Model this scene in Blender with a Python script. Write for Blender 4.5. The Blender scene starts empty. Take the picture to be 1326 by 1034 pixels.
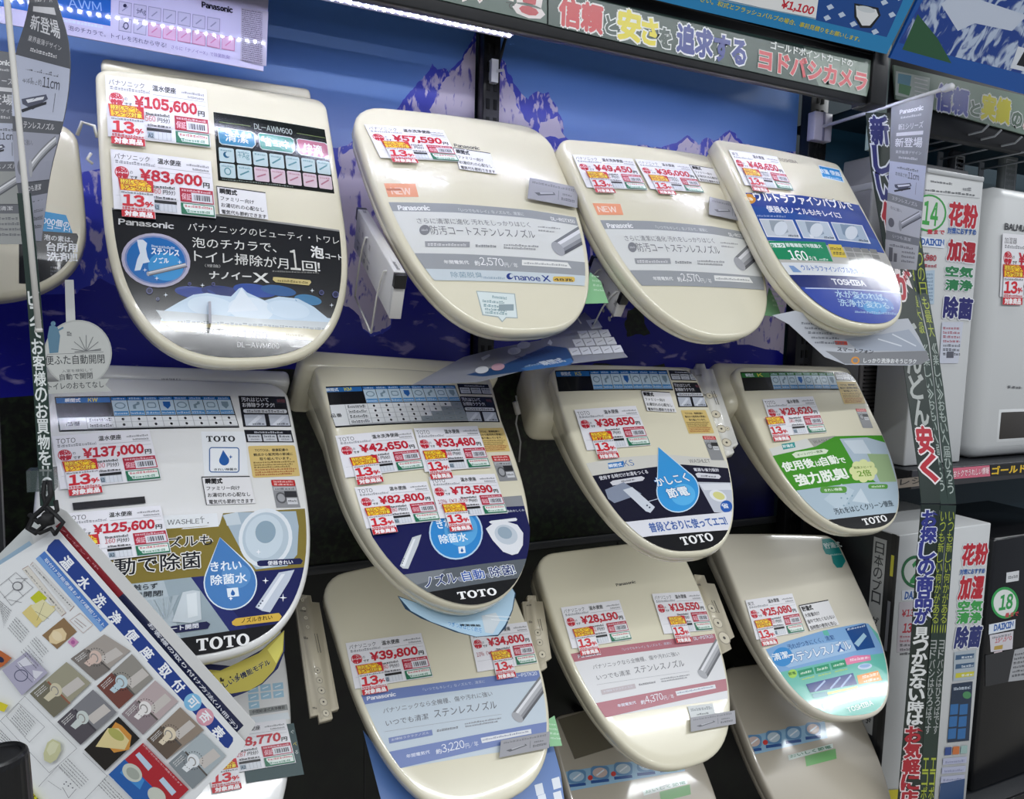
import bpy, bmesh, math, random
import numpy as np
from mathutils import Matrix, Vector, Euler

random.seed(7)
C = bpy.context.scene.collection
SC = bpy.context.scene

# ------------------------------------------------------------------ camera
F, CX, CY = 924.093, 663.0, 517.0
YAW, PITCH, ROLL = 0.41984, 0.096974, -0.02476
def cam_axes():
    cy, sy = math.cos(YAW), math.sin(YAW); cp, sp = math.cos(PITCH), math.sin(PITCH)
    f = np.array([sy*cp, cy*cp, -sp]); r = np.array([cy, -sy, 0.]); d = np.cross(f, r)
    c, s = math.cos(ROLL), math.sin(ROLL)
    return np.array([c*r+s*d, -s*r+c*d, f])
RC = cam_axes()
cd = bpy.data.cameras.new('camera'); cam = bpy.data.objects.new('camera', cd); C.objects.link(cam)
cd.sensor_fit = 'HORIZONTAL'; cd.sensor_width = 36; cd.lens = F/1326*36; cd.clip_start = .01
m = Matrix.Identity(4)
for i in range(3):
    m[i][0] = RC[0][i]; m[i][1] = -RC[1][i]; m[i][2] = -RC[2][i]
cam.matrix_world = m
SC.camera = cam
SC.view_settings.view_transform = 'Standard'; SC.view_settings.look = 'None'
SC.view_settings.gamma = 1; SC.view_settings.use_curve_mapping = False
SC.view_settings.exposure = 0.0
# ------------------------------------------------------------------ world (the grey bounce of a bright shop floor)
w = bpy.data.worlds.new('shop_air'); SC.world = w; w.use_nodes = True
w.node_tree.nodes['Background'].inputs[0].default_value = (.80, .86, 1, 1)
w.node_tree.nodes['Background'].inputs[1].default_value = .33

def s2l(h):
    h = h.lstrip('#'); out = []
    for i in (0, 2, 4):
        c = int(h[i:i+2], 16)/255
        out.append(c/12.92 if c <= .04045 else ((c+.055)/1.055)**2.4)
    return (*out, 1)
MATS = {}
def mat(col, rough=.45, metal=0., spec=.5, emit=0., coat=0., trans=0., alpha=1.):
    key = (col, rough, metal, spec, emit, coat, trans, alpha)
    if key in MATS: return MATS[key]
    m = bpy.data.materials.new('ink_'+col.lstrip('#')); m.use_nodes = True
    b = m.node_tree.nodes['Principled BSDF']; rgb = s2l(col)
    b.inputs['Base Color'].default_value = rgb
    b.inputs['Roughness'].default_value = rough; b.inputs['Metallic'].default_value = metal
    b.inputs['Specular IOR Level'].default_value = spec
    b.inputs['Coat Weight'].default_value = coat; b.inputs['Coat Roughness'].default_value = .06
    b.inputs['Transmission Weight'].default_value = trans; b.inputs['Alpha'].default_value = alpha
    if emit:
        b.inputs['Emission Color'].default_value = rgb; b.inputs['Emission Strength'].default_value = emit
    MATS[key] = m
    return m
def nodemat(name, fn, rough=.5, coat=0.):
    if name in MATS: return MATS[name]
    m = bpy.data.materials.new(name); m.use_nodes = True; nt = m.node_tree
    b = nt.nodes['Principled BSDF']; b.inputs['Roughness'].default_value = rough
    b.inputs['Coat Weight'].default_value = coat
    fn(nt, b); MATS[name] = m
    return m
def plastic(name, col, rough=.2):
    def fn(nt, b):
        tc = nt.nodes.new('ShaderNodeTexCoord'); n = nt.nodes.new('ShaderNodeTexNoise')
        n.inputs['Scale'].default_value = 6; n.inputs['Detail'].default_value = 3
        nt.links.new(tc.outputs['Object'], n.inputs['Vector'])
        r = nt.nodes.new('ShaderNodeMapRange'); r.inputs[3].default_value = rough*.8; r.inputs[4].default_value = rough*1.25
        nt.links.new(n.outputs['Fac'], r.inputs[0]); nt.links.new(r.outputs[0], b.inputs['Roughness'])
        b.inputs['Base Color'].default_value = s2l(col)
        b.inputs['Coat Weight'].default_value = .5; b.inputs['Coat Roughness'].default_value = .06
    return nodemat(name, fn, rough)

# ------------------------------------------------------------------ lights
def area(name, loc, rot, sx, sy, power, col=(1, .98, .95), spread=math.pi):
    l = bpy.data.lights.new(name, 'AREA'); l.shape = 'RECTANGLE'; l.size = sx; l.size_y = sy; l.energy = power; l.color = col; l.spread = spread
    o = bpy.data.objects.new(name, l); C.objects.link(o); o.location = loc; o.rotation_euler = rot
    return o
CEIL = 1.55
LAMPS = [(-1.6, -.75), (.1, -.75), (1.8, -.75), (3.5, -.75), (.1, -2.4), (1.8, -2.4), (-1.6, -2.4), (3.5, .9)]
for i, (x, y) in enumerate(LAMPS):
    area('lamp_light', (x, y, CEIL-.075), (0, 0, 0), 1.69, .09, 23, (.94, .97, 1))

# ------------------------------------------------------------------ pixel rays (to set things on the surfaces they lie on)
def ray(x, y): return np.array([(x-CX)/F, (y-CY)/F, 1.]) @ RC
def atY(x, y, Y): r = ray(x, y); return r*Y/r[1]
def atX(x, y, X): r = ray(x, y); return r*X/r[0]
def atD(x, y, d): return ray(x, y)*d

def link(name, mesh, parent=None, mw=None):
    o = bpy.data.objects.new(name, mesh); C.objects.link(o)
    if parent is not None: o.parent = parent
    if mw is not None: o.matrix_local = mw
    return o
def tag(o, label=None, cat=None, group=None, kind=None):
    if label: o['label'] = label
    if cat: o['category'] = cat
    if group: o['group'] = group
    if kind: o['kind'] = kind
    return o
def thing(name, label, cat, mw=None, group=None):
    o = bpy.data.objects.new(name, None); o.empty_display_size = .03; C.objects.link(o)
    if mw is not None: o.matrix_world = mw
    return tag(o, label, cat, group)
def bm_obj(name, bm, mt, parent=None, smooth=False, mw=None):
    me = bpy.data.meshes.new(name); bm.normal_update(); bm.to_mesh(me); bm.free()
    for x in (mt if isinstance(mt, (list, tuple)) else [mt]): me.materials.append(x)
    if smooth:
        for p in me.polygons: p.use_smooth = True
    return link(name, me, parent, mw)
def box_bm(x0, y0, z0, x1, y1, z1, bev=0., seg=2, bm=None):
    b = bmesh.new(); bmesh.ops.create_cube(b, size=1)
    for v in b.verts: v.co = Vector(((x0+x1)/2+v.co.x*(x1-x0), (y0+y1)/2+v.co.y*(y1-y0), (z0+z1)/2+v.co.z*(z1-z0)))
    if bev: bmesh.ops.bevel(b, geom=b.edges[:], offset=bev, segments=seg, affect='EDGES', profile=.5)
    if bm is None: return b
    me = bpy.data.meshes.new('t'); b.to_mesh(me); b.free(); bm.from_mesh(me); bpy.data.meshes.remove(me)
    return bm
def box(name, x0, y0, z0, x1, y1, z1, mt, parent=None, bev=0., mw=None):
    return bm_obj(name, box_bm(x0, y0, z0, x1, y1, z1, bev), mt, parent, bev > 0, mw)
def tube_bm(pts, r, n=8, bm=None, caps=True):
    bm = bm or bmesh.new(); pts = [Vector(p) for p in pts]; rings = []; prev = None
    for i, p in enumerate(pts):
        t = (pts[min(i+1, len(pts)-1)]-pts[max(i-1, 0)]).normalized()
        if prev is None:
            a = t.orthogonal().normalized()
        else:
            a = (prev-t*prev.dot(t)).normalized()
        prev = a; b = t.cross(a); rr = r[i] if isinstance(r, (list, tuple)) else r
        rings.append([bm.verts.new(p+(a*math.cos(k*2*math.pi/n)+b*math.sin(k*2*math.pi/n))*rr) for k in range(n)])
    for q, s in zip(rings, rings[1:]):
        for k in range(n): bm.faces.new((q[k], q[(k+1) % n], s[(k+1) % n], s[k]))
    if caps: bm.faces.new(rings[0][::-1]); bm.faces.new(rings[-1])
    return bm

# ------------------------------------------------------------------ lettering: glyph cache filled in one go at the end
GL = {}
NARROW = {c: chr(ord(c)+0xfee0) for c in map(chr, range(33, 127))}; NARROW['¥'] = chr(0xffe5)
def serif_T():
    P = [(0, .72), (0, .5), (.06, .5), (.12, .62), (.25, .64), (.25, .08), (.14, .06), (.14, 0), (.56, 0), (.56, .06), (.45, .08), (.45, .64), (.58, .62), (.64, .5), (.70, .5), (.70, .72)]
    return P
def ring_pts(cx, cy, rx, ry, n=28): return [(cx+rx*math.cos(a*2*math.pi/n), cy+ry*math.sin(a*2*math.pi/n)) for a in range(n)]
class Glyph: pass
def custom(ch, off):
    g = Glyph(); e = off
    if ch == '\ue001':
        import mathutils.geometry as mg
        P = np.array(serif_T()); 
        if e: P = P + np.sign(P-np.array([.35, .36]))*e
        tr = mg.tessellate_polygon([[Vector((x, y, 0)) for x, y in P]]); g.v = P; g.f = [tuple(t) for t in tr]
    else:
        o = ring_pts(.4, .36, .4+e, .38+e); i = ring_pts(.4, .36, .2-e, .29-e); n = len(o)
        g.v = np.array(o+i); g.f = [(k, (k+1) % n, n+(k+1) % n, n+k) for k in range(n)]
    return g
def flush_glyphs(keys):
    tmp = []
    for ch, off in keys:
        if ch in '\ue001\ue002':
            GL[(ch, off)] = custom(ch, off); continue
        c = bpy.data.curves.new('g', 'FONT'); c.body = NARROW.get(ch, ch); c.size = 1; c.resolution_u = 2; c.offset = off; c.fill_mode = 'FRONT'
        o = bpy.data.objects.new('g', c); C.objects.link(o); tmp.append((ch, off, o, c))
    dg = bpy.context.evaluated_depsgraph_get()
    for ch, off, o, c in tmp:
        me = o.evaluated_get(dg).to_mesh(); g = Glyph()
        n = len(me.vertices); a = np.empty(n*3); me.vertices.foreach_get('co', a); g.v = a.reshape(-1, 3)[:, :2]
        g.f = [tuple(p.vertices) for p in me.polygons]; GL[(ch, off)] = g
        o.evaluated_get(dg).to_mesh_clear()
    for ch, off, o, c in tmp:
        bpy.data.objects.remove(o); bpy.data.curves.remove(c)
def layout(s, gap):
    """list of (char, dx) with the un-emboldened glyph boxes, total box"""
    out = []; x = 0; lo = 9; hi = -9
    for ch in s:
        if ch in ' \u3000': x += .3 if ch == ' ' else .8; continue
        g = GL[(ch, 0.)]
        if not len(g.v): x += .5; continue
        a, b = g.v[:, 0].min(), g.v[:, 0].max()
        if ch in NARROW or ch in '\ue001\ue002':
            out.append((ch, x-a)); x += b-a+gap
        else:
            out.append((ch, x)); x += 1.0+gap-.08
        lo = min(lo, g.v[:, 1].min()); hi = max(hi, g.v[:, 1].max())
    x0 = min((dx+GL[(c, 0.)].v[:, 0].min() for c, dx in out), default=0); x1 = max((dx+GL[(c, 0.)].v[:, 0].max() for c, dx in out), default=1)
    return out, x0, x1, lo, hi

SHEETS = []
LAYER = .00002
class Host:
    """a surface: mw = matrix of its frame (x right, y up, z out); uv = metres right / down"""
    def __init__(s, mw, dome=None, clip=None): s.mw = mw; s.inv = mw.inverted(); s.dome = dome; s.clip = clip
    def uv(s, px, py):
        o = s.inv.translation; r = s.inv.to_3x3() @ Vector(ray(px, py)); t = -o.z/r.z
        return (o.x+r.x*t, -(o.y+r.y*t))
    def P(s, u, v, h): return (u, -v, h+(s.dome(u, v) if s.dome else 0))
def planeY(Y, x=0, z=0): return Host(Matrix.Translation((x, Y, z)) @ Matrix.Rotation(math.pi/2, 4, 'X'))
def plane3(o, px, py):
    """host from three world points: origin (top left), along +x, along down"""
    o, px, py = Vector(o), Vector(px), Vector(py); x = (px-o).normalized(); d = (py-o); d = (d-x*d.dot(x)).normalized(); y = -d; z = x.cross(y)
    m = Matrix.Identity(4)
    for i in range(3): m[i][0] = x[i]; m[i][1] = y[i]; m[i][2] = z[i]; m[i][3] = o[i]
    return Host(m)
class Sheet:
    def __init__(s, host, name, parent=None, label=None, h0=.0004, clip=True, rough=.4, coat=.0, org=(0, 0), kind=None):
        s.host = host; s.ops = []; s.h0 = h0; s.rough = rough; s.coat = coat; s.org = org; s.lay = 0
        s.clip = host.clip if clip else None
        s.o = link(name, bpy.data.meshes.new(name), parent)
        if parent is None: s.o.matrix_world = host.mw @ Matrix.Translation((org[0], -org[1], 0))
        if label: s.o['label'] = label
        if kind: s.o['kind'] = kind
        s.cm = lambda x, y: host.uv(x, y); SHEETS.append(s)
    def px(s, ox=0, oy=0, k=1.): s.cm = lambda x, y: s.host.uv(ox+x/k, oy+y/k); return s
    def met(s): s.cm = lambda x, y: (x, y); return s
    def aff(s, TL, TR, BL, w=100., h=100., fn=None):
        f = fn or s.host.uv; a, b, c = (np.array(f(*p)) for p in (TL, TR, BL))
        s.cm = lambda x, y: tuple(a+(b-a)*(x/w)+(c-a)*(y/h)); return s
    def poly(s, pts, col, slab=0., clip=None, m=None, raw=False):
        P = [tuple(p) for p in (pts if raw else [s.cm(*p) for p in pts])]
        cl = s.clip if clip is None else clip
        if cl is not None and cl is not False: P = clip_poly(P, cl)
        if len(P) >= 3: s.ops.append(('p', P, m or col, s.lay, slab))
        s.lay += 1
        return s
    def rect(s, x0, y0, x1, y1, col, slab=0., m=None): return s.poly([(x0, y0), (x1, y0), (x1, y1), (x0, y1)], col, slab, m=m)
    def rrect(s, x0, y0, x1, y1, r, col, slab=0.):
        P = []
        for cx, cy, a in ((x1-r, y0+r, -90), (x1-r, y1-r, 0), (x0+r, y1-r, 90), (x0+r, y0+r, 180)):
            for k in range(5): t = math.radians(a+k*22.5); P.append((cx+r*math.cos(t), cy+r*math.sin(t)))
        return s.poly(P, col, slab)
    def ell(s, cx, cy, rx, ry, col, rot=0., slab=0., n=28):
        c, q = math.cos(math.radians(rot)), math.sin(math.radians(rot)); P = []
        for k in range(n):
            a = 2*math.pi*k/n; x, y = rx*math.cos(a), ry*math.sin(a); P.append((cx+x*c-y*q, cy+x*q+y*c))
        return s.poly(P, col, slab)
    def line(s, x0, y0, x1, y1, wd, col):
        d = np.array([x1-x0, y1-y0], float); n = np.array([-d[1], d[0]])/max(1e-9, np.hypot(*d))*wd/2
        a, b = np.array([x0, y0]), np.array([x1, y1]); return s.poly([a+n, b+n, b-n, a-n], col)
    def frame(s, x0, y0, x1, y1, t, col):
        s.rect(x0, y0, x1, y0+t, col); s.lay -= 1; s.rect(x0, y1-t, x1, y1, col); s.lay -= 1
        s.rect(x0, y0+t, x0+t, y1-t, col); s.lay -= 1; s.rect(x1-t, y0+t, x1, y1-t, col); return s
    def T(s, txt, x0, y0, x1, y1, h, col, bold=.0, ol=None, gap=.08):
        """line of lettering: left foot -> right foot, height h (all in the current units)"""
        a, b, c = (np.array(s.cm(*p)) for p in ((x0, y0), (x1, y1), (x0, y0-h)))
        s.ops.append(('t', txt, a, b, c, col, round(bold, 3), ol, gap, s.lay)); s.lay += 8 if ol else 3
        return s
    def VT(s, txt, x0, y0, x1, y1, wd, col, bold=.0, ol=None, asp=.92):
        """column of letters from the top to the bottom"""
        n = len(txt); 
        for i, ch in enumerate(txt):
            if ch == ' ': continue
            t0, t1 = i/n, (i+asp)/n; ax, ay = x0+(x1-x0)*t1, y0+(y1-y0)*t1
            hh = math.hypot(x1-x0, y1-y0)/n*asp; px_, py_ = (y1-y0), -(x1-x0); q = math.hypot(px_, py_)
            if ch == 'ー':
                s.line(x0+(x1-x0)*(i+.12)/n, y0+(y1-y0)*(i+.12)/n, x0+(x1-x0)*(i+.85)/n, y0+(y1-y0)*(i+.85)/n, wd*.13, col); continue
            k = .5*wd*(.6 if ch in '！!' else 1); l = s.lay
            s.T(ch, ax-px_/q*k, ay-py_/q*k, ax+px_/q*k, ay+py_/q*k, hh, col, bold, ol); s.lay = l
        s.lay += 8
        return s
    def dashes(s, x0, y0, x1, y1, h, col, seed=1, n=12):
        """print too small to read: a row of tiny strokes"""
        rn = random.Random(seed); t = 0.
        while t < 1:
            w_ = rn.uniform(.4, 1.3)/n; e = min(1, t+w_*.75)
            ax, ay, bx, by = x0+(x1-x0)*t, y0+(y1-y0)*t, x0+(x1-x0)*e, y0+(y1-y0)*e; j = rn.uniform(.55, 1)*h
            s.poly([(ax, ay-j), (bx, by-j), (bx, by-j*.55), (ax, ay-j*.55)], col); s.lay -= 1
            s.poly([(ax, ay-j*.35), (bx, by-j*.35), (bx, by), (ax, ay)], col); s.lay -= 1; t += w_
        s.lay += 1
        return s
def clip_poly(P, cl):
    out = list(P); n = len(cl)
    area2 = sum(cl[i][0]*cl[(i+1) % n][1]-cl[(i+1) % n][0]*cl[i][1] for i in range(n)); sg = 1 if area2 > 0 else -1
    for i in range(n):
        a, b = cl[i], cl[(i+1) % n]; ex, ey = b[0]-a[0], b[1]-a[1]; inp, out = out, []
        if not inp: return []
        d = lambda p: sg*(ex*(p[1]-a[1])-ey*(p[0]-a[0]))
        for j in range(len(inp)):
            p, q = inp[j-1], inp[j]; dp, dq = d(p), d(q)
            if (dp >= 0) != (dq >= 0):
                t = dp/(dp-dq); out.append((p[0]+(q[0]-p[0])*t, p[1]+(q[1]-p[1])*t))
            if dq >= 0: out.append(q)
    return out
def build_sheets():
    keys = set()
    for s in SHEETS:
        for op in s.ops:
            if op[0] == 't':
                for ch in op[1]:
                    if ch in ' \u3000': continue
                    keys.add((ch, 0.))
                    if 0x3400 <= ord(ch) < 0xe000: continue
                    keys.add((ch, op[6]))
                    if op[7]: keys.add((ch, round(op[7][1], 3)))
    flush_glyphs(sorted(keys))
    KJ = lambda ch: 0x3400 <= ord(ch) < 0xe000
    STAMP = {4: [(a, b) for a in (-.75, .75) for b in (-.75, .75)], 8: [(math.cos(k*math.pi/4), math.sin(k*math.pi/4)) for k in range(8)]}
    for s in SHEETS:
        V = []; Fc = []; MI = []; mats = []; H = s.host
        def mi(c):
            mt = mat(c, s.rough, coat=s.coat) if isinstance(c, str) else c
            if mt not in mats: mats.append(mt)
            return mats.index(mt)
        bm = bmesh.new(); segs = []
        for op in s.ops:
            if op[0] != 'p': continue
            P, col, lay, slab = op[1:]; h = s.h0+lay*LAYER; k = mi(col)
            vs = [bm.verts.new((u, v, h)) for u, v in P]
            try: f = bm.faces.new(vs)
            except ValueError: continue
            f.material_index = k
            if slab:
                lo = [bm.verts.new((u, v, h-slab)) for u, v in P]; f2 = bm.faces.new(lo[::-1]); f2.material_index = k
                for i in range(len(vs)):
                    f3 = bm.faces.new((vs[i-1], vs[i], lo[i], lo[i-1])); f3.material_index = k
        if H.dome and len(bm.verts):
            co = np.array([v.co[:] for v in bm.verts]); 
            for ax in (0, 1):
                a, b = co[:, ax].min(), co[:, ax].max(); st_ = getattr(H, 'step', .03); g = math.ceil(a/st_)*st_
                while g < b:
                    pl = [0, 0, 0]; pl[ax] = g; no = [0, 0, 0]; no[ax] = 1
                    bmesh.ops.bisect_plane(bm, geom=bm.verts[:]+bm.edges[:]+bm.faces[:], plane_co=pl, plane_no=no, dist=1e-6); g += st_
        bm.verts.index_update()
        for v in bm.verts: V.append(v.co[:])
        for f in bm.faces: Fc.append([v.index for v in f.verts][::-1]); MI.append(f.material_index)
        bm.free()
        for op in s.ops:
            if op[0] != 't': continue
            _, txt, a, b, c, col, bold, ol, gap, lay = op
            lo_, x0, x1, ylo, yhi = layout(txt, gap)
            if not lo_: continue
            ex = b-a; L = np.hypot(*ex); ex = ex/L; d = c-a; perp = d-ex*d.dot(ex); ph = np.hypot(*perp); ey = perp/ph
            sx = L/(x1-x0); sy = ph/(yhi-ylo)
            for off, cc, dl in ([(ol[1], ol[0], 0)] if ol else [])+[(bold, col, 5 if ol else 0)]:
                k = mi(cc); h = s.h0+(lay+dl)*LAYER; off = round(off, 3)
                for ch, dx in lo_:
                    st = [(0, 0)]
                    if off and KJ(ch): g = GL[(ch, 0.)]; st = [(p*off*1.1, q*off*1.1) for p, q in STAMP[4 if off < .045 else 8]]
                    else: g = GL[(ch, off)]
                    if not len(g.v): continue
                    for js, (jx, jy) in enumerate(st):
                        hj = h+js*LAYER*.5
                        X = (g.v[:, 0]+dx-x0+jx)*sx; Yv = (g.v[:, 1]-ylo+jy)*sy
                        Q = a+X[:, None]*ex+Yv[:, None]*ey; n0 = len(V)
                        V.extend((q[0], q[1], hj) for q in Q.tolist())
                        for f in g.f: Fc.append([n0+i for i in f])
                        MI.extend([k]*len(g.f))
        VV = [H.P(u, v, h) for u, v, h in V]
        if s.org != (0, 0): VV = [(x-s.org[0], y+s.org[1], z) for x, y, z in VV]
        me = s.o.data; me.from_pydata(VV, [], Fc); me.polygons.foreach_set('material_index', MI)
        for mt in mats: me.materials.append(mt)
        me.update()
# ------------------------------------------------------------------ the toilet seats
Y0 = 1.28
IVORY = plastic('ivory_plastic', '#E2DCC4', .2); SHELL = plastic('pale_ivory_plastic', '#DDD7C6', .22)
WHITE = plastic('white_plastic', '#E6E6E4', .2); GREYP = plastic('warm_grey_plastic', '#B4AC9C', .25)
DARKP = mat('#17181A', .4); STEEL = mat('#9A9A9C', .3, .9)
def outline(W, Ln, v0, p, s, r, q):
    h = lambda v: W/2*(1-s*((v0-v)/v0)**(2 if s > 0 else 1)) if v < v0 else W/2*max(0, 1-((v-v0)/(Ln-v0))**p)**(1/q)
    r = max(r, .006); pts = [((h(r)-r)*k/8, 0.) for k in range(8)]
    for k in range(7):
        a = k*math.pi/12; pts.append((h(r)-r+r*math.sin(a), r*(1-math.cos(a))))
    for k in range(1, 7): v = r+(v0-r)*k/6; pts.append((h(v), v))
    for k in range(1, 25): v = v0+(Ln-v0)*math.sin(k*math.pi/48); pts.append((h(v), v))
    pts = pts+[(-a, b) for a, b in pts[::-1] if a > 1e-6]
    return pts
def inset(P, d, W=.36, Ln=.46):
    P = np.array(P); c = np.array([0, Ln/2]); return c+(P-c)*np.array([(W/2-d)/(W/2), (Ln/2-d)/(Ln/2)])
def lid_matrix(X, Y, Z, tilt, roll, yaw):
    ux = np.array([math.cos(yaw), -math.sin(yaw), 0]); n0 = np.array([-math.sin(yaw), -math.cos(yaw), 0])
    vx = np.array([0, 0, -1.])*math.cos(tilt)+n0*math.sin(tilt); c, s = math.cos(roll), math.sin(roll)
    a = c*ux+s*vx; b = s*ux-c*vx; z = np.cross(a, b); m = Matrix.Identity(4)
    for i in range(3): m[i][0] = a[i]; m[i][1] = b[i]; m[i][2] = z[i]; m[i][3] = (X, Y, Z)[i]
    return m
def seat(q, label, mt, ttop=.05, tbot=.04, body=None, dome=.006, lip=.012, group='toilet seats hung in rows on the display wall', seatm=None):
    X, Z, W, Ln, tl, ro, yw, v0, p, s, r, qq = q
    mw = lid_matrix(X, Y0, Z, math.radians(tl), math.radians(ro), math.radians(yw))
    out = outline(W, Ln, v0, p, s, r, qq); O = np.array(out)
    dm = lambda u, v: -dome*((2*u/W)**2+.6*((v-Ln/2)/(Ln/2))**2)
    root = thing('toilet_seat', label, 'toilet seat', mw, group)
    H = Host(mw, dm, [tuple(a) for a in inset(O, lip, W, Ln)]); H.root = root; H.q = q; H.out = O
    def thick(v): return tbot+(ttop-tbot)*max(0, 1-v/Ln)**1.3
    def shell(name, lay, mtl, domed):
        bm = bmesh.new(); rings = []
        for ins, fz in lay:
            P = inset(O, ins, W, Ln) if ins else O
            rings.append([bm.verts.new((u, -v, fz(v)+dm(u, v))) for u, v in P])
        if domed:
            c = np.array([0, Ln*.45]); base = inset(O, lay[-1][0], W, Ln)
            for k in (.93, .84, .72, .58, .42, .25, .1):
                rings.append([bm.verts.new((a, -b, dm(a, b))) for a, b in (c+(P_-c)*k for P_ in base)])
        for A, B in zip(rings, rings[1:]):
            n = len(A)
            for i in range(n): bm.faces.new((A[i], A[(i+1) % n], B[(i+1) % n], B[i]))
        bm.faces.new(rings[0]); bm.faces.new(rings[-1][::-1])
        bmesh.ops.recalc_face_normals(bm, faces=bm.faces[:])
        o = bm_obj(name, bm, mtl, root, True); return o
    tlid = lambda v: thick(v)*.55
    H.skin = shell('lid', [(.004, lambda v: -tlid(v)), (.0005, lambda v: -tlid(v)+.003), (0, lambda v: -.009), (.0006, lambda v: -.005), (.0022, lambda v: -.002), (.005, lambda v: -.0004), (.008, lambda v: 0)], mt, True)
    shell('seat_ring', [(.014, lambda v: -thick(v)), (.006, lambda v: -thick(v)+.006), (.004, lambda v: -tlid(v)-.006), (.005, lambda v: -tlid(v)-.002)], seatm or mt, False)
    # arm that carries the seat on the wall
    iv = mw.inverted(); ya = Vector((X, 1.445, Z-.10)); yb = mw @ Vector((0, -.12, -thick(.12)+.002))
    b = tube_bm([ya, (ya+Vector((0, -.02, 0))), yb], .011, 10)
    for v in b.verts: v.co = iv @ v.co
    bm_obj('mounting_arm', b, DARKP, root)
    if body:
        hw, up, dn, zf, zb, bev = body; bm = box_bm(-W/2*hw, -dn, zb, W/2*hw, up, zf, bev, 4)
        bm_obj('rear_body', bm, seatm or mt, root, True)
    H.sheet = lambda name, label=None, h0=.0003, rough=.22, coat=.4, **k: Sheet(H, name, H.skin, label, h0, rough=rough, coat=coat, **k)
    return H

RED, BLK, GRN, GRY = '#C01830', '#16161A', '#1E6B50', '#77777C'
PAPER = '#E9E8EC'
def point_label(card, root, H, mp, big=True):
    s = Sheet(H, 'point_label', root, 'red and yellow loyalty point label', .0062, clip=False, rough=.45, org=card.org); s.cm = mp
    s.poly([(3, 44), (35, 44), (35, 72), (3, 72)], PAPER, slab=.0003)
    s.poly([(1.5, 31), (35, 31), (35, 44), (3, 44)], '#C8202C', slab=.0003)
    s.poly([(3, 31.5), (26, 31.5), (33, 37), (31, 43.5), (4, 43.5)], '#F2C21A')
    s.T('特別ポイント', 3.5, 37, 30, 37, 5, '#FFF04A', .02, ('#B01822', .15)); s.T('アップ対象', 7, 43.2, 33, 43.2, 5, '#FFF04A', .02, ('#B01822', .15))
    s.dashes(4, 47, 34, 47, 2.2, GRY, 3)
    s.T('13', 5, 60, 24.5, 60, 11.5, '#D01E2E', .045); s.T('%', 26, 60, 33.5, 60, 5.5, '#D01E2E', .05)
    s.dashes(4, 64, 34, 64, 2.6, '#C8202C', 5)
    s.rect(3, 64.6, 34.5, 72, '#C8202C'); s.T('対象商品', 6, 71.2, 32, 71.2, 5.6, '#F6F0F0', .05)
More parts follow.
